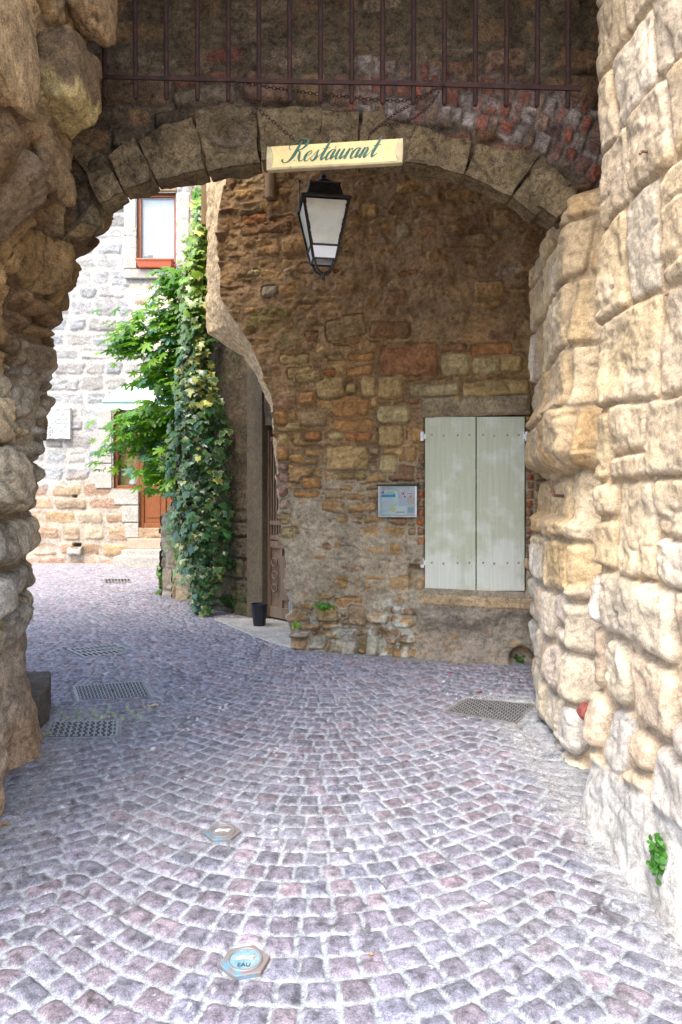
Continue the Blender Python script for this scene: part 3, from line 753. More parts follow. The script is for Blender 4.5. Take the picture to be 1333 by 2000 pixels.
# steep bricks set on edge along the haunch
ang = 0.0
ur = U*math.cos(0.28)+ZA*math.sin(-0.28)*-1; vr = -U*math.sin(-0.28)*-1+ZA*math.cos(0.28)
cxr, czr = -0.05, 0.75
th_ = np.arctan2(U-cxr, ZA-czr); rr_ = np.hypot(U-cxr, ZA-czr)
h2, c2, *_ = stone_field(th_*2.9, rr_, 83, [(0.22, 0.10, 0.07), (0.36, 0.10, 0.05), (0.26, 0.19, 0.16), (0.40, 0.33, 0.28), (0.20, 0.11, 0.085), (0.24, 0.15, 0.10)], (0.20, 0.16, 0.13),
                         rowh=(0.09, 0.15), wid=(0.05, 0.09), gap=0.008, rad=0.012, bev=0.015, bulge=(0.01, 0.035), split=0.15, wave=0.02, warp=0.015, skew=0.1)
bm_ = ss(rr_+0.06*fbm(U*3, ZA*3, 84, 3), 3.03, 3.06)*ss(-rr_+0.08*fbm(U*3, ZA*3, 85, 3), -3.42, -3.36)*ss(U+0.2*fbm(U*2, ZA*2, 86, 2), -0.1, 0.1)
bm_ = np.maximum(bm_, 0)
h1 = h1*(1-bm_)+h2*bm_; c1 = c1*(1-bm_[..., None])+c2*bm_[..., None]
pl = 0.03+0.03*fbm(U*2, ZA*2, 87, 4); cov = ss(pl-h1, 0, 0.01)*ss(ZA, 3.95, 4.15)
h1 = np.maximum(h1, pl*ss(ZA, 3.95, 4.15))
c1 = c1*(1-cov[..., None])+(np.array([0.105, 0.077, 0.046])*(1+0.6*fbm(U*5, ZA*2, 88, 5))[..., None])*cov[..., None]
h1 += 0.03*fbm(U*1.6, ZA*1.6, 89, 4)+0.015*fbm(U*7, ZA*7, 90, 4)
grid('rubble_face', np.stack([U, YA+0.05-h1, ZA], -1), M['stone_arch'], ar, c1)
# underside and rear of the arch
V_ = np.linspace(0, 1, 40)[:, None]
yb = YA+0.05+0.10*V_; UU = np.broadcast_to(u[None, ::3], (40, len(u[::3]))); zl = zlow[None, ::3]+0.02*fbm(UU*5, yb*5+UU*0, 91, 4)
grid('underside', np.stack([UU, yb+0*UU, zl-0.0*V_], -1), M['stone_arch'], ar, np.broadcast_to(np.array([0.20, 0.15, 0.09]), (40, UU.shape[1], 3)).copy(), flip=True)
X2 = np.stack([np.broadcast_to(u[None, ::6], (30, len(u[::6]))), np.full((30, len(u[::6])), YA+0.15), zlow[None, ::6]+(5.0-zlow[None, ::6])*np.linspace(0, 1, 30)[:, None]], -1)
grid('rear_face', X2, M['stone_arch'], ar, np.broadcast_to(np.array([0.22, 0.16, 0.10]), X2.shape).copy(), flip=True)
mb = MB(); mb.box((-0.2, 3.38, 6.8), (10.0, 1.74, 3.8)); mb.build('sky_block_mass', M['sill_stone'], ar)  # unseen mass overhead, added and sized to block sky light

# wedge blocks of the ring: joints read off the arch face
joints_o = [(205, 300), (262, 262), (377, 218), (497, 208), (628, 207), (705, 205), (812, 245), (930, 275), (1057, 296), (1120, 350)]
joints_i = [(236, 374), (298, 350), (404, 329), (510, 316), (628, 310), (700, 310), (790, 315), (908, 340), (1002, 378), (1052, 412)]
def block(name, q, y0, thick, mat, parent, seed, lab=None, n=26, amp=0.018):
    """rough cut block: a warped quad face (px corners: outer-left, outer-right, inner-right, inner-left) with rounded edges and real depth"""
    d = y0; q = [np.array(P(a, b_, d)) for a, b_ in q]
    g = np.linspace(-1, 1, n); A_, B_ = np.meshgrid(g, g)
    V = []; F_ = []
    def face(fn, rows, cols): pass
    # a cube-sphere style box: six warped grids merged by coordinates
    pts = {}; verts = []; faces = []
    def vid(a, b_, c):
        k_ = (round(a, 4), round(b_, 4), round(c, 4))
        if k_ not in pts: pts[k_] = len(verts); verts.append(k_)
        return pts[k_]
    gd = np.linspace(-1, 1, 9)
    def add(gr1, gr2, f):
        for i in range(len(gr1)-1):
            for j in range(len(gr2)-1):
                faces.append((vid(*f(gr1[i], gr2[j])), vid(*f(gr1[i+1], gr2[j])), vid(*f(gr1[i+1], gr2[j+1])), vid(*f(gr1[i], gr2[j+1]))))
    add(g, g, lambda a, b_: (a, b_, -1)); add(g, g, lambda a, b_: (a, b_, 1))
    add(g, gd, lambda a, b_: (a, -1, b_)); add(g, gd, lambda a, b_: (a, 1, b_))
    add(g, gd, lambda a, b_: (-1, a, b_)); add(g, gd, lambda a, b_: (1, a, b_))
    A3 = np.array(verts)
    # round the edges
    r = 0.07; L = np.array([1.0, 1.0, 1.0])
    core = np.clip(A3, -(1-r), 1-r); dlt = A3-core; nrm = np.linalg.norm(dlt, axis=1)[:, None]+1e-9
    A3 = core+dlt/nrm*np.minimum(nrm, r)
    a = (A3[:, 0]+1)/2; b2 = (A3[:, 1]+1)/2; c = (A3[:, 2]+1)/2
    base = (q[0][None]*((1-a)*b2)[:, None]+q[1][None]*(a*b2)[:, None]+q[2][None]*(a*(1-b2))[:, None]+q[3][None]*((1-a)*(1-b2))[:, None])
    base[:, 1] = y0+c*thick
    nz = fbm(base[:, 0]*7+seed, base[:, 2]*7+base[:, 1]*5, seed, 4)
    cen = base.mean(0); dirv = base-cen; dirv /= np.linalg.norm(dirv, axis=1)[:, None]
    base += dirv*(nz*amp)[:, None]
    base[:, 1] -= (1-c)*(0.02*fbm(base[:, 0]*3, base[:, 2]*3, seed+5, 3)+0.035*facets(base[:, 0], base[:, 2], 6.0, seed+6)+0.012*facets(base[:, 0], base[:, 2]*1.7, 18.0, seed+7)-0.02)
    return mesh_obj(name, base, np.array(faces), mat, parent)
vmats = []
for q, sd__ in (([(120, 262), (206, 296), (240, 374), (196, 398)], 640), ([(1062, 348), (1128, 372), (1088, 424), (1050, 400)], 655)):
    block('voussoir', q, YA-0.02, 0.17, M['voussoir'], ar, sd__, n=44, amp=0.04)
for i in range(9):
    a, b_ = 0.010, 0.010
    ol, orr, ir, il = joints_o[i], joints_o[i+1], joints_i[i+1], joints_i[i]
    dy = [0, 6, -3, 2, 8, 2, -2, 0, 5][i]
    q = [(ol[0]+1.2, ol[1]+dy), (orr[0]-1.2, orr[1]+dy), (ir[0]-1.2, ir[1]+((i*5)%3-1)*3), (il[0]+1.2, il[1]+((i*7)%3-1)*3)]
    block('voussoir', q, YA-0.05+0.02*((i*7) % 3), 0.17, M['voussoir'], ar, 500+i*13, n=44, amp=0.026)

# ================================================================== BACK HOUSE (wall with the shutters)
def bk(px, py):
    k_ = (px-CX)/F; d = 6.62/(1+0.3*k_); return k_*d, d, H+(HY-py)/F*d
ddx = np.array([1.0, -0.3])/math.hypot(1, 0.3); org = np.array([-1.30, 6.62+0.39])
def bu(px, py=950):
    x, y, z_ = bk(px, py); return (np.array([x, y])-org)@ddx, z_
nb = np.array([-0.3, -1.0])/math.hypot(1, 0.3)
hs = empty('stone_house', (0.5, 6.45, 0), 'brown rubble house wall behind the arch with pale green closed shutters', 'house')
edge_px = [(300, 440), (339, 450), (390, 438), (444, 429), (518, 431), (592, 440), (625, 462), (674, 493), (721, 514), (748, 521), (791, 537), (800, 536), (830, 537), (880, 541), (940, 545), (1000, 546), (1060, 553), (1090, 560), (1130, 563), (1200, 568), (1262, 572), (1300, 575)]
epy = [bu(b_, a)[1] for a, b_ in edge_px]; epu = [bu(b_, a)[0] for a, b_ in edge_px]
zb = np.concatenate([np.arange(-0.03, 4.75, 0.0095), np.arange(4.75, 6.4, 0.03)])
uL = np.interp(zb, epy[::-1], epu[::-1])
_st = np.floor(zb/0.115+0.3*vn(zb*3, zb*0, 102)); uL = uL+0.016*fbm(zb*9, zb*0, 101, 3)+0.055*(_h(_st, _st*0, 103)-0.5)*ss(-zb, -2.3, -2.2)*ss(zb, 0.1, 0.3)
umax = 3.75; m_ = 400
T = np.linspace(0, 1, m_)[None, :]
U = uL[:, None]+(umax-uL[:, None])*T; Z = np.broadcast_to(zb[:, None], U.shape).copy()
def cu(x0, x1, y0, y1, c, ang=0.0, rr=0.035):
    a, z1 = bu(x0, y0); b_, z0 = bu(x1, y1); a2, _ = bu((x0+x1)/2, 0)
    return (a, b_, z0, z1, c, ang, rr)
OR = (0.42, 0.22, 0.09); OC = (0.42, 0.29, 0.14); BR = (0.27, 0.15, 0.08); GY_ = (0.40, 0.32, 0.19); PA = (0.46, 0.36, 0.20); OR2 = (0.38, 0.17, 0.07)
cust = [cu(742, 858, 676, 734, (0.33, 0.16, 0.08), 0, .02), cu(862, 918, 694, 732, PA, 0, .02), cu(924, 972, 700, 730, PA), cu(976, 1022, 697, 728, OC), cu(922, 1003, 672, 694, OR2),
        cu(862, 915, 674, 690, BR), cu(905, 1035, 746, 775, OC, 0.01), cu(800, 898, 752, 773, GY_, 0.02), cu(740, 790, 738, 778, OC), cu(652, 724, 775, 815, OR, 0, .06), cu(740, 803, 792, 828, PA, 0, .06),
        cu(742, 790, 832, 872, OC, 0.05), cu(743, 776, 890, 925, PA, 0.03), cu(650, 730, 820, 842, OR), cu(676, 728, 844, 862, OR2), cu(642, 672, 846, 860, PA), cu(640, 722, 873, 920, OC, 0, .03),
        cu(650, 718, 924, 938, OC), cu(594, 630, 933, 956, OR), cu(573, 625, 957, 973, OR), cu(595, 630, 843, 862, OR2), cu(585, 618, 768, 790, OR), cu(620, 675, 738, 778, OC, 0, .06),
        cu(678, 698, 752, 770, OC, 0, .03), cu(706, 736, 738, 776, OC), cu(563, 612, 718, 738, OC, 0.08), cu(580, 632, 730, 746, OC, 0.06), cu(634, 658, 722, 736, OR2), cu(676, 728, 716, 734, OR, 0.06),
        cu(680, 732, 692, 704, OR), cu(640, 672, 692, 704, OC), cu(655, 704, 660, 675, OR, 0.05), cu(724, 752, 658, 668, OR), cu(760, 802, 664, 671, OC), cu(640, 716, 622, 662, (0.34, 0.23, 0.12), 0.18),
        cu(726, 804, 632, 660, BR, -0.08), cu(600, 626, 648, 668, BR, 0, .03), cu(548, 608, 695, 712, OC), cu(475, 524, 422, 442, OR2), cu(530, 580, 426, 444, OR2), cu(475, 572, 446, 454, BR),
        cu(486, 512, 530, 543, PA), cu(513, 548, 560, 582, (0.33, 0.27, 0.2), 0, .04), cu(583, 620, 515, 535, (0.34, 0.2, 0.12)), cu(655, 668, 526, 534, (0.5, 0.12, 0.05)), cu(782, 820, 533, 541, OR2),
        cu(655, 712, 1164, 1188, OR, 0.05), cu(622, 662, 1180, 1214, OC), cu(682, 716, 1180, 1222, (0.34, 0.24, 0.16)), cu(605, 640, 1240, 1268, (0.36, 0.32, 0.27)), cu(670, 700, 1240, 1278, (0.34, 0.30, 0.26)),
        cu(718, 742, 1228, 1280, (0.38, 0.34, 0.28)), cu(632, 652, 1060, 1074, (0.34, 0.17, 0.12)), cu(542, 592, 824, 842, OC), cu(540, 564, 802, 830, OR), cu(542, 566, 846, 872, OC), cu(541, 566, 876, 898, OR),
        cu(543, 565, 903, 920, (.36, .24, .18)), cu(545, 566, 924, 944, (.4, .25, .2)), cu(546, 562, 950, 970, (.38, .2, .17)), cu(548, 566, 975, 995, (.36, .26, .2)), cu(550, 568, 1002, 1026, OC), cu(552, 578, 1030, 1052, PA)]
# brick quoins beside the shutters
for i, yy in enumerate(range(905, 1060, 18)):
    cust.append(cu(816, 830, yy, yy+15, [(0.42, 0.14, 0.06), (0.34, 0.2, 0.13), (0.46, 0.17, 0.08)][i % 3] if yy > 970 or i % 2 else (0.28, 0.2, 0.15), 0, .008))
for i, yy in enumerate(range(870, 1090, 18)):
    cust.append(cu(1029, 1042, yy, yy+15, [(0.40, 0.13, 0.07), (0.30, 0.14, 0.09), (0.36, 0.18, 0.10)][i % 3], 0, .008))
bpal = [(0.44, 0.27, 0.11), (0.34, 0.20, 0.09), (0.50, 0.29, 0.11), (0.40, 0.28, 0.14), (0.30, 0.17, 0.09)]
h1, c1, sd1, id1 = stone_field(U, Z, 111, bpal, (0.17, 0.12, 0.065), rowh=(0.07, 0.20), wid=(0.10, 0.32), gap=0.022, rad=0.035, bev=0.03, bulge=(0.022, 0.065),
                               split=0.35, wave=0.06, warp=0.035, wfreq=4, skew=0.15, customs=cust)
h1 = h1-0.018*(1-ss(sd1, -0.004, 0.012))*ss(Z, 1.4, 1.7)
# plaster level: thick above and below, the stones stand clear in the middle
zu = 2.75+0.35*fbm(U*1.4, U*0, 112, 3)
pu_ = 0.004+0.036*ss(Z, zu-0.25, zu+0.25)+0.022*fbm(U*2.6, Z*2.6, 113, 4)
zl_ = 1.50-0.25*ss(U, 0.9, 1.6)+0.18*fbm(U*1.6, U*0+4, 114, 3)
lowm = ss(-Z, -zl_-0.10, -zl_+0.10)*ss(Z+0.12*fbm(U*3, Z*3, 119, 2), 0.35, 0.5)
pu_ += 0.052*lowm
pu_ += 0.05*ss(U, bu(800, 0)[0], bu(830, 0)[0])*ss(-Z, -0.70, -0.60)
pcov = ss(pu_-h1, -0.004, 0.008)
isc = (id1 >= 900000)
pcov = np.where(isc & (sd1 > 0), pcov*0.25, pcov)
hB = h1*(1-pcov)+np.maximum(h1, pu_)*pcov
upc = np.array([0.34, 0.215, 0.105])*(1+0.45*fbm(U*4, Z*4, 115, 5))[..., None]  # upper plaster: dirt, plus some shade put into the darker brown
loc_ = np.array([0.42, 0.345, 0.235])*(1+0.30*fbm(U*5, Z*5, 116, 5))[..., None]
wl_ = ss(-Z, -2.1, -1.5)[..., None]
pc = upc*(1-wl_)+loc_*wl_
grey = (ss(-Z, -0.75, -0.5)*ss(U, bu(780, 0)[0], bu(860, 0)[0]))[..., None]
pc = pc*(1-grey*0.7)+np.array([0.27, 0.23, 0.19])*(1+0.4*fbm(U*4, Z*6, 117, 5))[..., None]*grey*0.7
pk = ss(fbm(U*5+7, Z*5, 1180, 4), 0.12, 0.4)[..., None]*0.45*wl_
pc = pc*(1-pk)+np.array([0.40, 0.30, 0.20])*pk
c1 = np.where(isc[..., None], c1*np.array([1.06, 1.04, 0.92]), c1)
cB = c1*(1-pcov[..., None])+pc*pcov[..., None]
def blot(px, py, rx, ry, seed):
    a, zc = bu(px, py); e = ((U-a)/(rx/205))**2+((Z-zc)/(ry/205))**2
    return ss(-e+0.9*fbm(U*9, Z*9, seed, 5), -1.0, -0.2)*ss(fbm(U*14, Z*14, seed+3, 4), -0.25, 0.25)
for (a1, a2, a3, a4, cc, st) in [(765, 1225, 55, 70, (0.62, 0.61, 0.50), .95), (640, 1235, 75, 45, (0.52, 0.51, 0.43), .8), (700, 1010, 70, 40, (0.50, 0.42, 0.30), .55), (800, 1150, 60, 40, (0.44, 0.37, 0.25), .5),
                                 (720, 1090, 80, 40, (0.42, 0.34, 0.24), .45), (525, 625, 55, 30, (0.17, 0.17, 0.03), .8), (560, 665, 50, 30, (0.16, 0.15, 0.05), .6), (960, 535, 60, 14, (0.40, 0.34, 0.28), .6), (900, 1230, 90, 40, (0.24, 0.20, 0.17), .5),
                                 (870, 480, 70, 40, (0.36, 0.22, 0.13), .4), (860, 620, 90, 40, (0.30, 0.21, 0.14), .4)]:
    f = blot(a1, a2, a3, a4, int(a1+a2))[..., None]*st; cB = cB*(1-f)+np.array(cc)*f
hB += 0.035*fbm(U*1.3, Z*1.3, 118, 4)+0.020*fbm(U*8, Z*8, 120, 5)+0.022*facets(U, Z, 7.0, 128)*(0.4+0.6*pcov)+0.010*facets(U, Z*1.5, 22.0, 129)-0.018*ss(ridge(U*3, Z*4.6, 121), 0.84, 0.95)
# seat of the window, its lintel and its sill; a broken hollow low at the right corner
def rectm(x0, x1, y0, y1, e=0.012):
    a, z1 = bu(x0, y0); b_, z0 = bu(x1, y1); return ss(rbox(U-(a+b_)/2, Z-(z0+z1)/2, (b_-a)/2, (z1-z0)/2, 0.01), 0, e)
f = rectm(829, 1028, 812, 1156, 0.006); hB = hB*(1-f)-0.06*f
f = rectm(800, 832, 1100, 1152); hB = hB-0.10*f*ss(fbm(U*6, Z*6, 122, 2), -0.3, 0.1)
f = rectm(736, 822, 944, 1014); hB = hB*(1-f)+0.0*f
hc, zc = bu(1020, 1285); e = np.exp(-(((U-hc)/0.14)**2+((Z-zc)/0.14)**2)*1.5); hB -= 0.14*ss(e, 0.3, 0.6)
# thick foot, worn roll at the left corner
hB += 0.05*ss(-Z, -0.10, 0.0)
Xb = org[0]+ddx[0]*U+nb[0]*hB; Yb = org[1]+ddx[1]*U+nb[1]*hB
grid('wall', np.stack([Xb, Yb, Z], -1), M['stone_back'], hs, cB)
# the lit end of that wall: rough plaster edge running down into the curved cut above the doorway
bke = [(300, 404), (350, 405), (444, 405), (592, 405), (650, 406), (690, 411), (692, 411)]
back_px = np.interp([e_[0] for e_ in edge_px], [300, 592, 625, 640, 674, 702, 733, 748, 799, 830, 1090, 1300], [405, 405, 407, 420, 478, 498, 508, 513, 535, 535, 558, 574])
tb = 0.62
zi = zb; front_u = uL
bx = np.interp(zi, epy[::-1], [( (b_-CX)/F ) for b_ in back_px][::-1])
Fx = org[0]+ddx[0]*front_u; Fy = org[1]+ddx[1]*front_u
depth_b = np.interp(zi, [0.0, 2.30, 2.55, 2.95, 6.4], [0.30, 0.32, 0.5, 0.62, 0.62])
By = Fy+depth_b; Bx = bx*By
# back edge rows sit on their own sight of height, so keep the same z for both edges
V_ = np.linspace(0, 1, 70)[None, :]
EX = Fx[:, None]*(1-V_)+Bx[:, None]*V_; EY = Fy[:, None]*(1-V_)+By[:, None]*V_; EZ = np.broadcast_to(zi[:, None], EX.shape).copy()
bump_ = 0.018*fbm(EZ*6+3, V_*3+EZ*0, 131, 4)+0.016*fbm(EZ*16, V_*9+EZ*0, 132, 5)+0.02*facets(EZ, V_*0.6+EZ*0, 9.0, 135)
EX = EX-bump_-0.0; 
hF = hB[:, 0]; EX[:, 0] = Xb[:, 0]; EY[:, 0] = Yb[:, 0]
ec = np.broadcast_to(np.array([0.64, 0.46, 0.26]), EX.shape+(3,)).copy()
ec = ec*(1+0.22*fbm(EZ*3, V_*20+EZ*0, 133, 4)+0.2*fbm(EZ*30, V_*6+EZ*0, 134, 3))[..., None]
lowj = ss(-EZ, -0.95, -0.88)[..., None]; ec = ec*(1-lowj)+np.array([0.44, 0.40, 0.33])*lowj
M['edge'] = mat_stone('plaster_edge', var=0.25, grain=0.3, bump=1.0, bscale=30, dist=0.02)
grid('plaster_edge', np.stack([EX, EY, EZ], -1), M['edge'], hs, ec, flip=True)
# the house carries on behind and above: cladding of the wall rear and an unseen passage roof raised to admit light
mb = MB(); mb.box((1.25, 6.6, 6.45), (4.7, 4.4, 0.2)); mb.build('upper_floor', M['sill_stone'], hs)
mb = MB(); mb.box((1.3, 8.0, 7.7), (4.5, 3.4, 2.3)); mb.build('upper_storey', M['stone_arch'] if False else M['sill_stone'], hs)
mb = MB(); mb.box((2.9, 6.6, 3.2), (0.5, 4.4, 6.4)); mb.build('side_wall', M['sill_stone'], hs)
# lintel, sill
def bpt(px, py, out=0.0):
    x, y, z_ = bk(px, py); return np.array([x+nb[0]*out, y+nb[1]*out, z_])
def bprism(mb, pts, out, thick):
    mb.prism([bpt(a, b_, out) for a, b_ in pts], (-nb[0]*thick, -nb[1]*thick, 0))
def rough_slab(name, x0, x1, y0, y1, out, thick, mat, parent, seed, amp=0.01):
    """slab with worn faces standing proud of the house wall"""
    nx_, nz_, ny_ = 60, 14, 8
    verts = []; pts = {}; faces = []
    def vid(k_):
        if k_ not in pts: pts[k_] = len(verts); verts.append(k_)
        return pts[k_]
    def add(n1, n2, f):
        for i in range(n1):
            for j in range(n2): faces.append((vid(f(i, j)), vid(f(i+1, j)), vid(f(i+1, j+1)), vid(f(i, j+1))))
    add(nx_, nz_, lambda i, j: (i, j, 0)); add(nx_, nz_, lambda i, j: (i, j, ny_))
    add(nx_, ny_, lambda i, j: (i, 0, j)); add(nx_, ny_, lambda i, j: (i, nz_, j))
    add(nz_, ny_, lambda i, j: (0, i, j)); add(nz_, ny_, lambda i, j: (nx_, i, j))
    A3 = np.array(verts, float)/np.array([nx_, nz_, ny_])
    ua, z1 = bu(x0, y0); ub, z0 = bu(x1, y1)
    u_ = ua+(ub-ua)*A3[:, 0]; z_ = z0+(z1-z0)*A3[:, 1]; o_ = out-thick*A3[:, 2]
    e1 = np.minimum(np.minimum(A3[:, 0], 1-A3[:, 0])*(ub-ua), np.minimum(A3[:, 1], 1-A3[:, 1])*(z1-z0))
    o_ = o_-(A3[:, 2] < 0.5)*0.02*(1-ss(e1, 0, 0.02))
    o_ = o_+(A3[:, 2] < 0.5)*amp*fbm(u_*8, z_*8, seed, 4)
    z_ = z_+amp*0.9*fbm(u_*5, A3[:, 1]*2, seed+3, 4)
    V = np.stack([org[0]+ddx[0]*u_+nb[0]*o_, org[1]+ddx[1]*u_+nb[1]*o_, z_], -1)
    return mesh_obj(name, V, np.array(faces), mat, parent)
M['window_sill'] = mat_stone('window_sill', base=(0.52, 0.38, 0.22), var=0.5, grain=0.3, bump=0.8)
rough_slab('lintel', 826, 1036, 779, 811, 0.070, 0.2, mat_stone('lintel_stone', base=(0.33, 0.25, 0.15), var=0.6, grain=0.3, bump=0.8), hs, 141)
rough_slab('sill', 822, 1050, 1156, 1190, 0.125, 0.2, M['window_sill'], hs, 142, 0.014)
# near-black sheet behind the shutters stands in for shade in the gap
mb = MB(); bprism(mb, [(826, 1156), (1031, 1156), (1031, 812), (826, 812)], -0.085, 0.02); mb.build('recess_shade', M['dark'], hs)

def shutter(x0, x1, flip):
    y0, y1 = 815, 1152.5
    sh = MB(); k_ = 3; w_ = (x1-x0)/k_
    b0 = bpt(x0, 1152, 0.03)
    for i in range(k_):
        gp = 0.035
        sh.prism([bpt(x0+i*w_+(gp if i else 0), y1, 0.040), bpt(x0+(i+1)*w_-(gp if i < 2 else 0), y1, 0.040), bpt(x0+(i+1)*w_-(gp if i < 2 else 0), y0, 0.040), bpt(x0+i*w_+(gp if i else 0), y0, 0.040)], (-nb[0]*0.035, -nb[1]*0.035, 0))
    o_ = sh.build('shutter', M['shutter'], hs, bevel=0.0008, loc=b0)
    hx = x0-5 if not flip else x1+5
    for yy in (853, 1098):
        h_ = MB(); c0 = bpt(hx, yy+9, 0.05); c1_ = bpt(hx, yy-9, 0.05)
        h_.tube([c0, (c0+c1_)/2-np.array([0, 0, 0.002])], 0.017, 12); h_.tube([(c0+c1_)/2+np.array([0, 0, 0.002]), c1_], 0.017, 12)
        a = bpt(hx, yy, 0.046); b2 = bpt(x0+2 if not flip else x1-2, yy, 0.046); mid = (a+b2)/2
        h_.box(mid, (abs(b2[0]-a[0]), 0.006, 0.045), rotz(-math.atan(0.3)))
        h_.build('hinge', M['white'] if not (flip and yy > 1000) else M['hinge_rust'], o_, bevel=0.001)
    for yy in (851, 1099):
        for j in range(4):
            xx = x0+(13, 36, 63, 86)[j]*(x1-x0)/98; c_ = bpt(xx, yy+((j*5) % 3)-1, 0.0405)
            st = MB(); st.tube([c_-np.array([*nb, 0])*0.004, c_+np.array([*nb, 0])*0.002, c_+np.array([*nb, 0])*0.004], [0.010, 0.010, 0.005], 12)
            st.build('stud', M['stud'] if (j+int(yy)) % 3 else M['hinge_rust'], o_, smooth=True)
    return o_
M['hinge_rust'] = mat_plain('rusty_hinge', (0.42, 0.20, 0.06), rough=0.7, scale=30, c2=(0.55, 0.45, 0.3), bump=0.4)
M['stud'] = mat_plain('painted_stud', (0.38, 0.36, 0.20), rough=0.6, scale=40, c2=(0.3, 0.18, 0.08), bump=0.3)
shutter(832, 930, False); shutter(932.2, 1025, True)

# notice case with leaflets behind its pane
nc = empty('notice_case', bpt(780, 1010, 0.03), 'small steel notice case with tourist leaflets left of the green shutters', 'notice case')
def bquad(x0, x1, y0, y1, out):
    return [bpt(x0, y1, out), bpt(x1, y1, out), bpt(x1, y0, out), bpt(x0, y0, out)]
mb = MB(); mb.prism(bquad(743, 817, 949, 1009, 0.045), (-nb[0]*0.02, -nb[1]*0.02, 0)); mb.build('backing', M['steel'], nc)
fr = MB()
for (a, b_, c, d) in [(742.5, 747, 948.5, 1009.5), (813, 817.5, 948.5, 1009.5), (747, 813, 1006.8, 1009.5)]:
    fr.prism(bquad(a, b_, c, d, 0.075), (-nb[0]*0.03, -nb[1]*0.03, 0))
fr.build('frame', M['steel'], nc, bevel=0.002)
mb = MB(); mb.prism(bquad(740, 819, 946, 949.5, 0.085), (-nb[0]*0.05, -nb[1]*0.05, 0)); mb.build('hood', M['iron'], nc, bevel=0.002)
def flat(name, x0, x1, y0, y1, out, color, parent, rough=0.5):
    key = 'paper_%d_%d_%d' % tuple(int(c*99) for c in color)
    if key not in M: M[key] = mat_plain(key, color, rough=rough, var=0.04, bump=0.02)
    mb_ = MB(); mb_.prism(bquad(x0, x1, y0, y1, out), (-nb[0]*0.0012, -nb[1]*0.0012, 0)); return mb_.build(name, M[key], parent)
lf1 = flat('leaflet', 748, 781, 958, 1005, 0.049, (0.70, 0.76, 0.78), nc)
def inks(name, items, out, parent):
    for (x0, x1, y0, y1, c) in items: flat(name, x0, x1, y0, y1, out, c, parent)
inks('printed_band', [(748, 753, 959.5, 963.2, (0.65, 0.03, 0.35)), (757, 772, 960, 962.5, (0.55, 0.62, 0.12)), (748, 774.5, 964, 971, (0.03, 0.33, 0.58))], 0.0505, lf1)
inks('printed_band', [(749+i*3.2, 751.3+i*3.2, 965.2, 966.4, (0.75, 0.8, 0.82)) for i in range(7)], 0.0515, lf1)
lf2 = flat('leaflet', 786, 812, 957.5, 1005, 0.0488, (0.74, 0.66, 0.72), nc)
inks('printed_band', [(786.3, 787.3, 961, 966, (0.08, 0.1, 0.3)), (789, 792, 962, 966, (0.55, 0.05, 0.12)), (798, 808, 963, 964.3, (0.4, 0.3, 0.4)), (788, 800, 974, 986, (0.55, 0.66, 0.78)), (799, 811, 970, 984, (0.72, 0.55, 0.45)), (803, 806, 968, 972, (0.45, 0.02, 0.05)), (792, 795, 968.5, 971.5, (0.4, 0.05, 0.1)),
                      (799, 810, 990, 1001, (0.30, 0.50, 0.50))], 0.0503, lf2)
lf3 = flat('leaflet', 764, 797, 988, 1005.5, 0.052, (0.78, 0.80, 0.80), nc)
inks('printed_band', [(776+i*2.5, 777.6+i*2.5, 999, 1001.2, (0.25, 0.2, 0.22)) for i in range(7)], 0.0535, lf3)
d1 = MB(); c_ = bpt(770.5, 993.5, 0.0535); d1.tube([c_, c_+np.array([*nb, 0])*0.001], 0.026, 24); d1.build('printed_sun', mat_plain('print_yellow', (0.72, 0.75, 0.30), var=0.05), lf3)
w1 = MB()
for i in range(6):
    xs_ = np.linspace(750, 779, 12); w1.tube([bpt(x_, 978+i*3.5+3*math.sin(x_*0.22+i), 0.0502) for x_ in xs_], 0.0014, 4, mi=i % 2)
w1.build('printed_map', [mat_plain('print_green', (0.45, 0.66, 0.45), var=0.05), mat_plain('print_blue', (0.45, 0.60, 0.78), var=0.05)], lf1)
mb = MB(); mb.prism(bquad(747, 813, 951, 1006.5, 0.068), (-nb[0]*0.002, -nb[1]*0.002, 0)); mb.build('glass', M['glass'], nc)

# ================================================================== RECESS with the old door
rc = [(-0.30, 7.62), (-1.78, 9.00)]        # wall line behind the corner, running away to the left
rd = np.array(rc[1])-np.array(rc[0]); Lr = np.hypot(*rd); rd = rd/Lr; rn = np.array([-rd[1], rd[0]])*1.0
if rn[1] > 0: rn = -rn
def rpt(px, z_=None, py=None, out=0.0):
    k_ = (px-CX)/F; # intersection of the sight line with the recess wall
    a = np.array([[k_, -rd[0]], [1, -rd[1]]]); d, t_ = np.linalg.solve(a, np.array(rc[0]))
    x, y = k_*d, d
    zz_ = z_ if z_ is not None else H+(HY-py)/F*d
    return np.array([x+rn[0]*out, y+rn[1]*out, zz_]), t_
u = np.arange(0.0, Lr+0.02, 0.011); zc_ = np.arange(-0.05, 5.05, 0.011)
U, Z = np.meshgrid(u, zc_)
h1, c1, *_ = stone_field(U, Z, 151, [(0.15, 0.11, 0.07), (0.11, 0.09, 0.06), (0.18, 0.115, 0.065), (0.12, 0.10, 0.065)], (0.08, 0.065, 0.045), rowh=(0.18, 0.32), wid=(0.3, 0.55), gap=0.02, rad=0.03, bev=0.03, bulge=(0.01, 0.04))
t0 = rpt(492, 1)[1]
plm = ss(Z+0.3*fbm(U*2, Z*2, 152, 3), 0.9, 1.4); pl = 0.04+0.02*fbm(U*3, Z*3, 153, 4)
cov = ss(pl-h1, 0, 0.01)*plm; h1 = np.maximum(h1, pl*plm)
c1 = c1*(1-cov[..., None])+np.array([0.12, 0.090, 0.06])*(1+0.5*fbm(U*3, Z*2, 154, 5))[..., None]*cov[..., None]
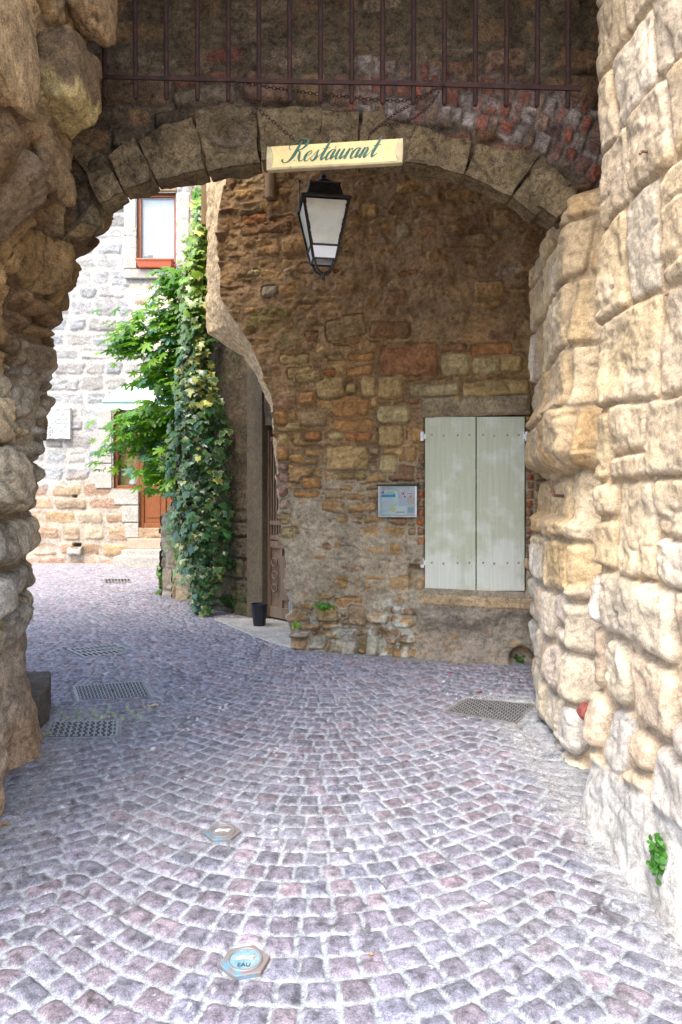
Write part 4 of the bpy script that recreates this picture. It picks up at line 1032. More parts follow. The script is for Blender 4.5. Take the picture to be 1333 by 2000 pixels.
mm = ss(fbm(U*3, Z*5, 155, 4), 0.15, 0.4)[..., None]*0.5; c1 = c1*(1-mm)+np.array([0.08, 0.10, 0.03])*mm
h1 += 0.02*fbm(U*3, Z*3, 156, 4)
Xr = rc[0][0]+rd[0]*U+rn[0]*(h1); Yr = rc[0][1]+rd[1]*U+rn[1]*(h1)
msk = (U > t0) | (Z > 2.42)
ho = empty('doorway_house', (-1.2, 8.2, 0), 'dark house wall with an old iron grilled door in the shaded corner', 'house')
grid('wall', np.stack([Xr, Yr, Z], -1), M['stone_left'], ho, c1, mask=msk, flip=True)
# flank of that house running back up the street
pts_ = [(-1.78, 9.0), (-2.02, 9.5), (-2.75, 12.5), (-3.1, 14.3)]
xp, yp, nx, ny, s, _c = polypath(pts_, 0.02)
z2 = np.arange(-0.05, 6.5, 0.02)
S, Z = np.meshgrid(s, z2); XP, _ = np.meshgrid(xp, z2); YP, _ = np.meshgrid(yp, z2); NX, _ = np.meshgrid(nx, z2); NY, _ = np.meshgrid(ny, z2)
h1, c1, *_ = stone_field(S, Z, 161, tan, (0.30, 0.25, 0.2), rowh=(0.2, 0.3), wid=(0.25, 0.5), gap=0.025, rad=0.04, bev=0.04, bulge=(0.02, 0.05))
grid('flank', np.stack([XP+NX*h1, YP+NY*h1, Z], -1), M['stone_left'], ho, c1)
mb = MB(); mb.prism([(*(np.array(rc[0])+0.02*-rn), 5.0), (*(np.array(rc[1])-0.02*rn), 5.0), (-3.1, 14.3, 5.0), (3.0, 14.3, 5.0), (3.0, 7.62, 5.0)], (0, 0, 4.0)); mb.build('upper_floor', M['sill_stone'], ho)
mb = MB(); mb.box((1.3, 10.6, 2.5), (2.6, 0.3, 5.0)); mb.build('inner_wall', M['sill_stone'], ho)
# concrete jamb
def rprism(x0, x1, z0, z1, out, th_k):
    a = rpt(x0, z0, out=out)[0]; b_ = rpt(x1, z0, out=out)[0]
    return [a, b_, np.array([b_[0], b_[1], z1]), np.array([a[0], a[1], z1])], (-rn[0]*th_k, -rn[1]*th_k, 0)
mb = MB(); q, o_ = rprism(491, 521, 0.0, 3.0, 0.07, 0.35); mb.prism(q, o_); mb.build('door_jamb', M['jamb_concrete'], ho, bevel=0.01)
# threshold slab
def gp(px, py, z_=0.0):
    d = (H-z_)*F/(py-HY); return np.array([(px-CX)/F*d, d, z_])
mb = MB(); mb.prism([gp(418, 1207, .02), gp(560, 1208, .02), gp(600, 1262, .02), gp(566, 1262, .02), gp(520, 1250, .02), gp(475, 1232, .02)], (0, 0, -0.06))
o = mb.build('threshold', M['concrete'], ho, bevel=0.008)
# old door: boarded and carved below, bars above, seen at a slant
dr = empty('door', (0, 0, 0)); dr.parent = ho
dr.location = np.array(rpt(540, 0.03)[0])-wbase(ho)
xe = 600
def rq(x0, x1, y0, y1, out):
    m0 = rpt(540, 0)[0]; d0 = m0[1]
    z0 = H+(HY-y1)/F*7.75; z1 = H+(HY-y0)/F*7.75
    return x0, x1, z0, z1, out
def rpr(mbx, x0, x1, y0, y1, out, th_k, mi=0):
    x0, x1, z0, z1, out = rq(x0, x1, y0, y1, out); q, o_ = rprism(x0, x1, z0, z1, out, th_k); mbx.prism(q, o_, mi)
mb = MB(); rpr(mb, 522, xe, 1075, 1216, -0.045, 0.04)
for a, b_, c, d in [(522, xe, 1062, 1076), (522, xe, 1196, 1218), (522, 526, 1076, 1196), (544, 549, 1076, 1196), (548, 560, 1090, 1180)]: rpr(mb, a, b_, c, d, -0.02, 0.03)
mb.build('lower_panel', M['wood_old'], dr, bevel=0.005)
mb = MB(); a0 = rpt(535, 0)[0]
for i in range(3):
    cz = H+(HY-(1105+i*26))/F*7.75; c_ = rpt(535+i % 2, cz, out=-0.012)[0]
    mb.torus(c_, 0.045, 0.012, rotz(math.atan2(rd[1], rd[0]))@rotx(math.pi/2), 16, 6)
mb.build('carving', M['wood_old'], dr, smooth=True)
mb = MB()
for x_ in (525, 530, 535, 540, 545.5, 551, 557, 564, 572, 581): rpr(mb, x_, x_+2.2, 850, 1062, -0.03, 0.02)
for yy in (848, 1020, 1050): rpr(mb, 522, xe, yy, yy+9, -0.02, 0.03)
rpr(mb, 521.5, 524.5, 835, 1216, -0.01, 0.05)
mb.build('grille', M['wood_old'], dr, bevel=0.003)
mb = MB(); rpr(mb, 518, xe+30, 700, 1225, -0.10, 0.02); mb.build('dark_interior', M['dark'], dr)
mb = MB(); rpr(mb, 521, xe+30, 700, 825, 0.03, 0.12); mb.build('door_head', M['jamb_concrete'], ho)

# pot by the door
pc_ = gp(507, 1221, .022)
pt_ = MB(); pt_.lathe(pc_, [(0.066, 0), (0.068, 0.01), (0.085, 0.205), (0.086, 0.225), (0.096, 0.226), (0.097, 0.245), (0.088, 0.246), (0.080, 0.20), (0.06, 0.03)], 32)
for i in range(12):
    a = i*math.pi/6; pt_.tube([pc_+np.array([0.0665*math.cos(a), 0.0665*math.sin(a), 0.012]), pc_+np.array([0.0845*math.cos(a), 0.0845*math.sin(a), 0.2])], 0.004, 6)
o = pt_.build('plant_pot', M['black_plastic'], None, smooth=False, loc=pc_); tag(o, 'empty black plastic plant pot standing beside the old door', 'plant pot')

# ================================================================== FAR HOUSE
YF = 14.2
def fp(px, py, out=0.0):
    d = YF; p = P(px, py, d); p[1] -= out; return p
fh = empty('far_house', (-4.5, YF, 0), 'pale stone house closing the street with awning, wooden door and upstairs window', 'house')
ux = np.arange(-9.5, -1.9, 0.022); zf = np.arange(-0.05, 10.0, 0.022)
U, Z = np.meshgrid(ux, zf)
grey_p = [(0.31, 0.32, 0.33), (0.36, 0.355, 0.34), (0.29, 0.31, 0.32), (0.38, 0.365, 0.335), (0.33, 0.32, 0.30)]
och_p = [(0.38, 0.27, 0.15), (0.42, 0.33, 0.22), (0.36, 0.23, 0.14), (0.42, 0.35, 0.25), (0.37, 0.25, 0.17)]
kw = dict(rowh=(0.26, 0.38), wid=(0.36, 0.78), gap=0.065, rough=0.5, rad=0.05, bev=0.05, bulge=(0.02, 0.05), split=0.1, wave=0.02, warp=0.035, wfreq=4, skew=0.04)
h1, c1, sdf_, _i = stone_field(U, Z, 171, grey_p, (0.45, 0.435, 0.40), **kw)
h2, c2, *_ = stone_field(U, Z, 171, och_p, (0.45, 0.385, 0.31), **kw)
wo = ss(-(Z+0.35*fbm(U*0.8, Z*0.8, 172, 3)), -1.9, -1.5)[..., None]
cF = c1*(1-wo)+c2*wo; hFh = h1
h3, c3, *_ = stone_field(U, Z, 173, [(0.56, 0.34, 0.18), (0.60, 0.46, 0.30), (0.42, 0.30, 0.28), (0.62, 0.52, 0.36)], (0.64, 0.60, 0.52), rowh=(0.12, 0.22), wid=(0.16, 0.4), gap=0.07, rad=0.05, bev=0.03, bulge=(0.015, 0.035))
rx0 = fp(250, 0)[0]; rz0 = fp(0, 690)[2]; rz1 = fp(0, 552)[2]
rm = ss(U, rx0, rx0+0.05)*ss(Z, rz0, rz0+0.1)*ss(-Z, -rz1, -rz1+0.05)
cF = cF*(1-rm[..., None])+c3*rm[..., None]; hFh = hFh*(1-rm)+h3*rm
hFh = np.maximum(hFh, 0.022+0.006*fbm(U*6, Z*6, 176, 3))
hFh += 0.012*fbm(U*3, Z*3, 174, 4)+0.012*ss(sdf_, 0, 0.02)*fbm(U*9, Z*22, 175, 4)
# openings: window upstairs, shop window, door, pocket holes
OPEN = [(268, 346, 376, 527), (372, 420, 385, 527), (221, 275, 770, 956), (272, 345, 770, 1031)]
hole = np.zeros(U.shape, bool)
for (a, b_, c, d) in OPEN:
    p0 = fp(a, d); p1 = fp(b_, c); hole |= (U > p0[0]) & (U < p1[0]-0.022) & (Z > p0[2]) & (Z < p1[2]-0.022)
for (a, b_, c, d) in [(144, 152, 967, 972), (144, 160, 1061, 1068)]:
    p0 = fp(a, d); p1 = fp(b_, c); f = ss(rbox(U-(p0[0]+p1[0])/2, Z-(p0[2]+p1[2])/2, (p1[0]-p0[0])/2, (p1[2]-p0[2])/2, .03), -0.01, 0.02); hFh = hFh-0.20*f; cF = cF*(1-0.5*f[..., None])
grid('wall', np.stack([U, YF-hFh, Z], -1), M['stone_far'], fh, cF, mask=~hole)
# plain masonry to the sides
mb = MB(); mb.box((-5.7, YF+3.0, 5.0), (7.6, 5.2, 10.2)); mb.build('house_body', M['cut_stone'], fh)
def fbox(mbx, x0, x1, y0, y1, out, th_k, mi=0):
    a = fp(x0, y1, out); b_ = fp(x1, y0, out)
    mbx.box(((a[0]+b_[0])/2, YF-out+th_k/2, (a[2]+b_[2])/2), (b_[0]-a[0], th_k, b_[2]-a[2]), mi=mi)
# dressed stone surrounds
mb = MB()
for (x0, x1, y0, y1) in [(244, 267, 366, 462), (243, 268, 463, 526), (192, 220, 800, 838), (184, 220, 839, 905), (188, 220, 906, 954), (347, 371, 380, 527),
                         (225, 272, 957, 986), (240, 272, 987, 1020), (246, 272, 1021, 1050)]: mb = MB(); fbox(mb, x0, x1, y0+0.6, y1-0.6, 0.055, 0.30); mb.build('quoin', M['cut_stone'], fh, bevel=0.012)
pass
mb = MB(); fbox(mb, 268, 346, 362, 375, 0.06, 0.35); mb.build('window_lintel', M['wood_post'], fh, bevel=0.01)
mb = MB(); fbox(mb, 247, 347, 528.5, 546, 0.11, 0.4); mb.build('sill', M['cut_stone'], fh, bevel=0.012)
def window(x0, x1, y0, y1, bar, mat, inner, name='window', glassz=-0.10):
    fr = MB()
    fbox(fr, x0, x1, y0, y0+bar, -0.06, 0.07); fbox(fr, x0, x1, y1-bar, y1, -0.06, 0.07)
    fbox(fr, x0, x0+bar, y0+bar, y1-bar, -0.06, 0.07); fbox(fr, x1-bar, x1, y0+bar, y1-bar, -0.06, 0.07)
    w = fr.build(name, mat, fh, bevel=0.006)
    g_ = MB(); fbox(g_, x0+bar*0.7, x1-bar*0.7, y0+bar*0.7, y1-bar*0.7, -0.09, 0.006); g_.build('pane', M['glass'], w)
    return w
w1_ = window(268.5, 345.5, 376.5, 526.5, 6.5, M['wood_red'], None)
mb = MB(); fbox(mb, 276, 339, 385, 500, -0.16, 0.01); mb.build('sky_glare_panel', M['white'], w1_)  # pale panel stands in for bright sky reflected in the glass
mb = MB(); fbox(mb, 270, 345, 378, 526, -0.40, 0.02); mb.build('dark_interior', M['dark'], w1_)
mb = MB(); fbox(mb, 274, 286, 496, 516, -0.14, 0.01, 0); fbox(mb, 286, 296, 494, 516, -0.14, 0.01, 1); fbox(mb, 296, 340, 500, 516, -0.145, 0.01, 2)
mb.build('things_on_the_ledge', [M['teal'], M['wood_post'], M['dark']], w1_)
w2_ = window(372, 420, 386, 526.5, 6.5, M['wood_red'], None)
mb = MB(); fbox(mb, 378, 416, 392, 522, -0.16, 0.01); mb.build('sky_glare_panel', M['white'], w2_)  # second pale panel, again a painted sky reflection
# shop window and door of varnished wood
M['yellow_in'] = mat_plain('warm_interior', (0.62, 0.47, 0.18), rough=0.7, scale=3, c2=(0.50, 0.36, 0.13), bump=0.05)
w3_ = window(221.5, 272, 772, 955.5, 7, M['wood_red'], None, 'shop_window')
mb = MB(); fbox(mb, 228, 268, 800, 950, -0.30, 0.01); mb.build('warm_blind', M['yellow_in'], w3_)
mb = MB(); a = fp(256, 946, -0.22); mb.lathe(a, [(0.10, 0), (0.10, 0.02), (0.045, 0.28), (0.045, 0.30)], 16); mb.build('table_lamp', M['white'], w3_)
dd_ = MB()
for (x0, x1, y0, y1) in [(272.5, 280, 772, 1030.5), (280, 345, 772, 790), (280, 345, 950, 958), (280, 345, 1022, 1030.5), (316, 323, 958, 1022), (338, 345, 790, 950)]: fbox(dd_, x0, x1, y0, y1, -0.05, 0.08)
dr2 = dd_.build('door', M['wood_red'], fh, bevel=0.006)
mb = MB(); fbox(mb, 280, 316, 958, 1022, -0.085, 0.03); fbox(mb, 286.5, 312, 966, 1012, -0.07, 0.03); fbox(mb, 323, 345, 958, 1022, -0.085, 0.03); mb.build('panel', M['wood_red'], dr2, bevel=0.012)
mb = MB(); fbox(mb, 279, 339, 789, 951, -0.09, 0.006); mb.build('pane', M['glass'], dr2)
mb = MB(); fbox(mb, 279, 345, 789, 951, -0.5, 0.02); mb.build('pale_interior', mat_plain('pale_interior', (0.55, 0.55, 0.48), rough=0.7, scale=3, c2=(0.35, 0.32, 0.26)), dr2)
mb = MB(); mb.box(fp(304, 938, -0.16), (0.26, 0.01, 0.22)); mb.build('yellow_notice', mat_plain('yellow_notice', (0.80, 0.72, 0.03), var=0.05), dr2)
mb = MB(); mb.tube([fp(318, 965, 0.0), fp(318, 965, -0.03)], 0.025, 12); mb.build('handle', M['steel'], dr2)
# steps
mb = MB(); a = fp(273, 1049); fbox(mb, 273, 345, 1031, 1051, 0.02, 0.3); mb.build('doorstep', M['sill_far'] if 'sill_far' in M else M['cut_stone'], fh, bevel=0.01)
st_ = MB(); fbox(st_, 257, 348, 1051, 1070, 0.28, 0.5); o = st_.build('step', M['sill_step'] if 'sill_step' in M else mat_stone('pink_step', base=(0.42, 0.32, 0.24), var=0.2, grain=0.15, bump=0.3), fh, bevel=0.012)
st_ = MB(); fbox(st_, 254, 350, 1070, 1087, 0.55, 0.8); st_.build('step', M['cut_stone'], fh, bevel=0.012)
b0 = P(222, 1086, 13.3); b1 = P(350, 1086, 13.3)
st_ = MB(); st_.box(((b0[0]+b1[0])/2-0.0, 13.3+0.45, 0.115), (b1[0]-b0[0], 0.9, 0.23)); st_.build('step', M['cut_stone'], fh, bevel=0.012)
# stone spout and its sill of pale rock
mb = MB(); a = fp(149, 1078, 0.12); mb.prism([fp(135, 1082, 0.16), fp(163, 1082, 0.16), fp(165, 1066, 0.16), fp(155, 1073, 0.16), fp(146, 1072, 0.16), fp(138, 1066, 0.16)], (0, 0.3, 0)); mb.build('water_spout', M['cut_stone'], fh, bevel=0.03)
# awning, curved, with scalloped valance
aw = empty('awning', fp(275, 797, 0.3), 'white scalloped awning with green lines over the far restaurant door', 'awning')
n1, n2 = 30, 60
x0, x1 = fp(206, 0)[0]+0.0, fp(352, 0)[0]
Aa = np.linspace(0, math.pi/2, n1)[:, None]; Xx = np.linspace(0, 1, n2)[None, :]
outr = 0.75; top_z = fp(0, 756)[2]; bot_z = P(0, 787, YF-outr)[2]
px_near = lambda px: (px-CX)/F*(YF-outr*0.8)
xa, xb = px_near(203), px_near(352)
endr = 1-(1-ss(Xx, 0, 0.14))**2*0.0
Yq = YF-outr*np.sin(Aa)*np.ones_like(Xx); Zq = bot_z+(top_z-bot_z)*np.cos(Aa)*np.ones_like(Xx)
Xq = xa+(xb-xa)*Xx*np.ones_like(Aa)
# rounded left shoulder
shl = 0.30*(np.cos(Aa))*(1-Xx)**6; Xq = Xq+shl
Xv = Xq[-1]; val = np.stack([np.stack([Xv, Yq[-1], Zq[-1]-0.105*t_-0.035*t_*np.abs(np.sin(Xx[0]*math.pi*4.5))], -1) for t_ in np.linspace(0, 1, 4)], 0)
Q = np.concatenate([np.stack([Xq, Yq, Zq], -1), val], 0)
grid('canopy', Q, M['canvas'], aw)
for (fr_, off_) in ((0.55, 0.012), (0.985, 0.012)):
    a_ = math.pi/2*fr_; pts_ = [(xa+0.3*math.cos(a_)*(1-t_)**6+(xb-xa)*t_, YF-outr*math.sin(a_)-0.008*math.sin(a_)-0.002, bot_z+(top_z-bot_z)*math.cos(a_)+0.006) for t_ in np.linspace(0, 1, 30)]
    mb = MB(); mb.tube(pts_, 0.012, 6); mb.build('green_line', M['teal'], aw)
V, Fc, wd = script_word('Restaurant', (xa+0.20, YF-outr*0.985-0.01, bot_z+0.055), (1, 0, 0), (0, 0.18, 0.984), 0.062, (0, -0.02, 0), wk=1.3)
mesh_obj('lettering', V, Fc, M['awning_text'], aw, smooth=False)
mb = MB(); mb.prism([(xa, YF, bot_z), (xa, YF-outr, bot_z), (xa+0.1, YF-outr*0.8, bot_z+(top_z-bot_z)*0.55), (xa+0.26, YF, top_z)], (0.004, 0, 0)); mb.build('side_cloth', M['canvas'], aw)
# flower box on the sill
fb = MB()
a = fp(273, 530, 0.10); b_ = fp(341, 514, 0.10)
cxx = (a[0]+b_[0])/2; wx_ = (b_[0]-a[0])/2
fb.add([(cxx-wx_*.93, YF-.20, a[2]+.03), (cxx+wx_*.93, YF-.20, a[2]+.03), (cxx+wx_*.93, YF-.03, a[2]+.03), (cxx-wx_*.93, YF-.03, a[2]+.03), (cxx-wx_, YF-.24, b_[2]), (cxx+wx_, YF-.24, b_[2]), (cxx+wx_, YF+.0, b_[2]), (cxx-wx_, YF+.0, b_[2])],
       [(3, 2, 1, 0), (0, 1, 5, 4), (1, 2, 6, 5), (2, 3, 7, 6), (3, 0, 4, 7), (4, 5, 6, 7)])
fb.box((cxx, YF-.12, b_[2]+.005), (wx_*2+.04, .27, .03))
o = fb.build('flower_box', M['terracotta'], None, bevel=0.006, loc=(cxx, YF-.12, a[2]+.03)); tag(o, 'terracotta flower box on the upstairs sill of the far house', 'flower box')
# carved plaque
pq = empty('stone_plaque', fp(115, 858, 0.05), 'white carved coat of arms slab in four quarters on the far wall', 'plaque')
mb = MB(); fbox(mb, 88, 142, 797, 858, 0.13, 0.14); mb.build('slab', M['plaque'], pq, bevel=0.008)
mb = MB()
for (x0_, x1_, y0_, y1_) in [(88, 142, 797, 801), (114, 116.5, 803, 846), (93, 137, 824, 826.5)]: fbox(mb, x0_, x1_, y0_, y1_, 0.15, 0.03)
for i, (cx_, cy_) in enumerate([(126, 809), (132, 818), (120, 817), (101, 834), (106, 842), (97, 842), (101, 849), (104, 813)]):
    for k_ in range(4):
        a = fp(cx_+3*math.cos(k_*1.6+i), cy_+2.5*math.sin(k_*1.6+i), 0.138); mb.lathe(a, [(0.014, -0.014), (0.022, 0), (0.012, 0.016)], 6)
for (xa_, xb_, ya_, yb_) in [(119, 134, 832, 846), (119, 134, 846, 832), (118, 136, 850, 850), (92, 112, 819, 819)]:
    mb.tube([fp(xa_, ya_, 0.135), fp(xb_, yb_, 0.135)], 0.012, 6)
mb.tube([fp(93, 845, .135), fp(97, 854, .135), fp(115, 857, .135), fp(133, 854, .135), fp(137, 845, .135)], 0.012, 6)
mb.build('carving', M['plaque'], pq)

# ================================================================== LOW WALL by the steps (under the ivy)
def lump_wall(name, poly, z0, z1, seed, mat, parent, cols, mort, wob=0.02, step=0.012, **kw):
    pts_ = poly+[poly[0]]
    xp, yp, nx, ny, s, _ = polypath(pts_, step)
    zz_ = np.arange(z0, z1+step, step); S_, Z_ = np.meshgrid(s, zz_)
    h_, c_, *_r = stone_field(S_, Z_, seed, cols, mort, **kw)
    h_ += wob*fbm(S_*2, Z_*2, seed+1, 4)
    NX_ = np.broadcast_to(nx, S_.shape); NY_ = np.broadcast_to(ny, S_.shape)
    X = np.stack([np.broadcast_to(xp, S_.shape)-NX_*-h_, np.broadcast_to(yp, S_.shape)+NY_*h_, Z_], -1)
    top = X[-1]; cen = top.mean(0)
    caps = np.stack([top*(1-t_)+cen*t_+np.array([0, 0, 0.03*math.sin(t_*1.5)]) for t_ in np.linspace(0, 1, 8)], 0)
    X = np.concatenate([X, caps[1:]], 0); cc = np.concatenate([c_, np.broadcast_to(np.array(cols[0]), (7,)+c_.shape[1:])], 0)
    return grid(name, X, mat, parent, cc)
lw = empty('low_wall', (-2.3, 9.9, 0), 'narrow stone pillar and stepped low wall half covered by ivy', 'wall')
kwp = dict(rowh=(0.2, 0.34), wid=(0.25, 0.5), gap=0.02, rad=0.04, bev=0.04, bulge=(0.015, 0.04))
lump_wall('pillar', [(-2.40, 9.75), (-2.33, 10.9), (-1.9, 10.9), (-1.85, 9.45), (-2.05, 9.45)], -0.05, H+(HY-935)/F*9.8, 181, M['stone_right'], lw, [(0.42, 0.30, 0.17), (0.46, 0.36, 0.22), (0.36, 0.25, 0.14)], (0.40, 0.33, 0.24), **kwp)
lump_wall('step_wall', [(-2.62, 9.95), (-2.62, 10.9), (-2.30, 10.9), (-2.30, 9.82)], -0.05, H+(HY-1004)/F*9.95, 183, M['stone_right'], lw, [(0.48, 0.42, 0.33), (0.42, 0.34, 0.24)], (0.44, 0.40, 0.33), **kwp)

# ================================================================== PORTCULLIS
pcs = empty('portcullis', (-0.05, 3.62, 3.6), 'raised rusty iron portcullis hanging above the passage', 'portcullis')
YP_ = 3.62
def pp(px, py, d=YP_): return P(px, py, d)
bar_x = [205+60.3*i for i in range(16)]
for i, x_ in enumerate(bar_x):
    yb_ = 193+i*1.2
    mb = MB(); a = pp(x_, yb_); b_ = pp(x_-0.5+0.3*math.sin(i*3.1)+(2 if i > 9 else 0), -120)
    w = 0.0125
    mb.tube([a, a+np.array([0, 0, 0.01]), (a+b_)/2+np.array([0.002*math.sin(i*5), 0, 0]), b_], [0.009, 0.0135, 0.0135, 0.0135], 10, twist=math.pi/4)
    mb.build('bar', M['rust'], pcs, smooth=True)
mb = MB(); a = pp(192, 147, YP_-0.02); b_ = pp(1136, 172, YP_-0.02); mid = (a+b_)/2
mb.prism([pp(192, 145, YP_-.020), pp(560, 154, YP_-.020), pp(760, 156.5, YP_-.020), pp(1136, 167, YP_-.020), pp(1136, 177, YP_-.020), pp(760, 165.5, YP_-.020), pp(560, 162.5, YP_-.020), pp(192, 152.5, YP_-.020)], (0, 0.012, 0))
mb.build('crossbar', M['rust'], pcs, bevel=0.002)

# chains
def chain(pts_px, d0, d1, label, sag=0, size=0.011, n_sub=60):
    p = [P(a, b_, d0+(d1-d0)*i/(len(pts_px)-1)) for i, (a, b_) in enumerate(pts_px)]
    p = np.array(p); L = np.concatenate([[0], np.cumsum(np.linalg.norm(np.diff(p, axis=0), axis=1))])
    pitch = size*1.75; k_ = int(L[-1]/pitch); mb = MB()
    q = np.array([[np.interp(s_, L, p[:, j]) for j in range(3)] for s_ in np.linspace(0, L[-1], k_+1)])
    for i in range(k_):
        c_ = (q[i]+q[i+1])/2; t_ = q[i+1]-q[i]; t_ = t_/np.linalg.norm(t_)
        up = np.array([0, 1., 0]); s2 = np.cross(up, t_); s2 /= np.linalg.norm(s2)+1e-9; up = np.cross(t_, s2)
        a = math.radians(35 if i % 2 else 110); e1 = s2*math.cos(a)+up*math.sin(a); e2 = np.cross(t_, e1)
        mb.torus(c_, size*0.72, size*0.19, np.stack([t_, e1, e2], 1), 12, 6, sx=1.45)
    o_ = mb.build('chain', M['rust'], None, smooth=True, loc=p[0]); tag(o_, label, 'chain', 'rusty chains between portcullis and sign'); return o_
chain([(452, 152), (495, 205), (540, 243), (578, 276)], 3.58, 3.70, 'rusty chain running from the portcullis down to the left end of the sign')
chain([(868, 163), (825, 192), (772, 222), (722, 262), (719, 276)], 3.58, 3.66, 'straight rusty chain from the portcullis to the right end of the sign')
chain([(866, 168), (845, 200), (812, 230), (780, 241), (740, 246), (724, 262)], 3.60, 3.67, 'slack rusty chain looping down beside the straight one on the right')
chain([(455, 158), (500, 166), (570, 178), (640, 186), (720, 194), (785, 198), (830, 186), (866, 166)], 3.66, 3.66, 'long rusty chain sagging sideways between two portcullis bars')

# ================================================================== SIGN
c00 = P(521, 287, 3.74); c10 = P(782, 270.5, 3.60); c11 = P(786, 320, 3.60); c01 = P(523, 333, 3.74)
sg = empty('restaurant_sign', (c00+c11)/2, 'cream wooden Restaurant sign with green script hanging from chains', 'sign')
ex = (c10-c00); wS = np.linalg.norm(ex); ex = ex/wS; ez = (c01-c00); hS = np.linalg.norm(ez); ez = -ez/hS; ez = ez-ex*np.dot(ez, ex); ez /= np.linalg.norm(ez)
en = np.cross(ex, ez); en = en if en[1] < 0 else -en       # towards the camera
O = c01
def sp(a, b_, o_=0.0): return O+ex*a*wS+ez*b_*hS+en*o_
mb = MB(); mb.prism([sp(0.022, 0.10), sp(0.978, 0.10), sp(0.978, 1.0), sp(0.022, 1.0)], -en*0.028); mb.build('board', M['board'], sg, bevel=0.002)
mb = MB(); mb.prism([sp(0.01, 0.0, 0.001), sp(0.99, 0.0, 0.001), sp(0.985, 0.098, 0.006), sp(0.015, 0.098, 0.006)], -en*0.036); mb.build('lower_moulding', M['board_edge'], sg, bevel=0.003)
for (a, dr_) in ((0.0, 1), (1.0, -1)):
    mb = MB(); n_ = 10; inn = [sp(a+dr_*(0.022+0.022*math.sin(math.pi*t_)), 0.03+0.94*t_, 0.004) for t_ in np.linspace(0, 1, n_)]
    out_ = [sp(a-dr_*(0.006+0.004*math.sin(math.pi*t_)), 0.0+1.0*t_, 0.004) for t_ in np.linspace(1, 0, n_)]
    mb.prism(inn+out_, -en*0.036); mb.build('end_cap', M['board_edge'], sg, bevel=0.002)
V, Fc, wd = script_word('Restaurant', sp(0, 0), ex, ez, 1.0, en*0.0022)
V, Fc, _ = script_word('Restaurant', sp(0.118, 0.30), ex, ez, wS*0.755/(wd+0.9), en*0.0016, slant=0.50, wk=1.35)
mesh_obj('lettering', V, Fc, M['green_paint'], sg, smooth=False)
M['rust_stain'] = mat_plain('rust_stain', (0.42, 0.20, 0.05), rough=0.7, var=0.2)
for (a, b_, r_) in [(0.515, 0.80, 0.004), (0.532, 0.86, 0.0028), (0.18, 0.06, 0.005), (0.205, 0.35, 0.003)]:
    mb = MB(); c_ = sp(a, b_, 0.0012 if b_ > .1 else 0.0075); mb.tube([c_, c_+en*0.0012], r_, 9); mb.build('rust_spot', M['rust_stain'], sg)
for a in (0.215, 0.76):
    mb = MB(); mb.torus(sp(a, 1.05, -0.014), 0.008, 0.0018, rotx(math.pi/2), 14, 6); mb.build('eyelet', M['rust'], sg, smooth=True)

# ================================================================== LANTERN
DL = 4.62; pm = DL/F
lc = P(632, 400, DL)
ln = empty('hanging_lantern', lc, 'old black iron lantern with milky panes hanging behind the sign', 'lantern')
yaw = rotz(math.radians(9))
def lz(py): return H+(HY-py)/F*DL
def ring4(half, z_): return [lc*np.array([1, 1, 0])+np.array([0, 0, z_])+yaw@np.array([sx*half, sy*half, 0]) for sx, sy in ((-1, -1), (1, -1), (1, 1), (-1, 1))]
def frustum(mbx, h0, z0, h1, z1, mi=0): mbx.add(ring4(h0, z0)+ring4(h1, z1), [(3, 2, 1, 0), (4, 5, 6, 7), (0, 1, 5, 4), (1, 2, 6, 5), (2, 3, 7, 6), (3, 0, 4, 7)], mi)
mb = MB(); mb.tube([P(633, 352, DL), P(633, 352, DL)+np.array([0, 0, 6.35-lz(352)])], 0.011, 12); mb.build('rod', M['iron'], ln, smooth=True)
mb = MB(); mb.lathe(np.array([lc[0], lc[1], lz(366)]), [(0.052, 0), (0.066, 0.012), (0.062, 0.026), (0.045, 0.042), (0.024, 0.052), (0.014, 0.066), (0.02, 0.072), (0.012, 0.085)], 20); mb.build('crown', M['iron'], ln, smooth=True)
mb = MB(); frustum(mb, 0.118, lz(391), 0.098, lz(369)); frustum(mb, 0.104, lz(369.5), 0.108, lz(367)); mb.build('cap', M['iron'], ln, bevel=0.003)
mb = MB(); frustum(mb, 0.150, lz(398), 0.118, lz(391.2))
for zz_, hh_ in ((399.5, 0.158),):
    r0 = ring4(0.158, lz(401)); 
    for i in range(4): mb.tube([r0[i], r0[(i+1) % 4]], 0.011, 6)
mb.build('roof', M['iron'], ln, bevel=0.002)
mb = MB(); r0 = ring4(0.152, lz(403)); r1 = ring4(0.076, lz(512)); r2 = ring4(0.0935, lz(487))
for i in range(4):
    mb.tube([r0[i], r1[i]], 0.0105, 6); mb.tube([r1[i], r1[(i+1) % 4]], 0.007, 6); mb.tube([r2[i], r2[(i+1) % 4]], 0.0075, 6)
mb.build('frame', M['iron'], ln)
def pane(h0, z0, h1, z1, i, mat, inset=0.9):
    a = ring4(h0*0.975, z0); b_ = ring4(h1*0.975, z1); j = (i+1) % 4
    q = [a[i], a[j], b_[j], b_[i]]; c_ = sum(q)/4; nrm_ = np.cross(q[1]-q[0], q[3]-q[0]); nrm_ /= np.linalg.norm(nrm_)
    mb_ = MB(); mb_.prism([c_+(p_-c_)*0.97 for p_ in q], nrm_*0.003); mb_.build('pane', mat, ln)
for i in range(4):
    pane(0.152, lz(405), 0.0935, lz(486), i, M['milk']); pane(0.0935, lz(488.5), 0.076, lz(511), i, M['white'])
mb = MB()
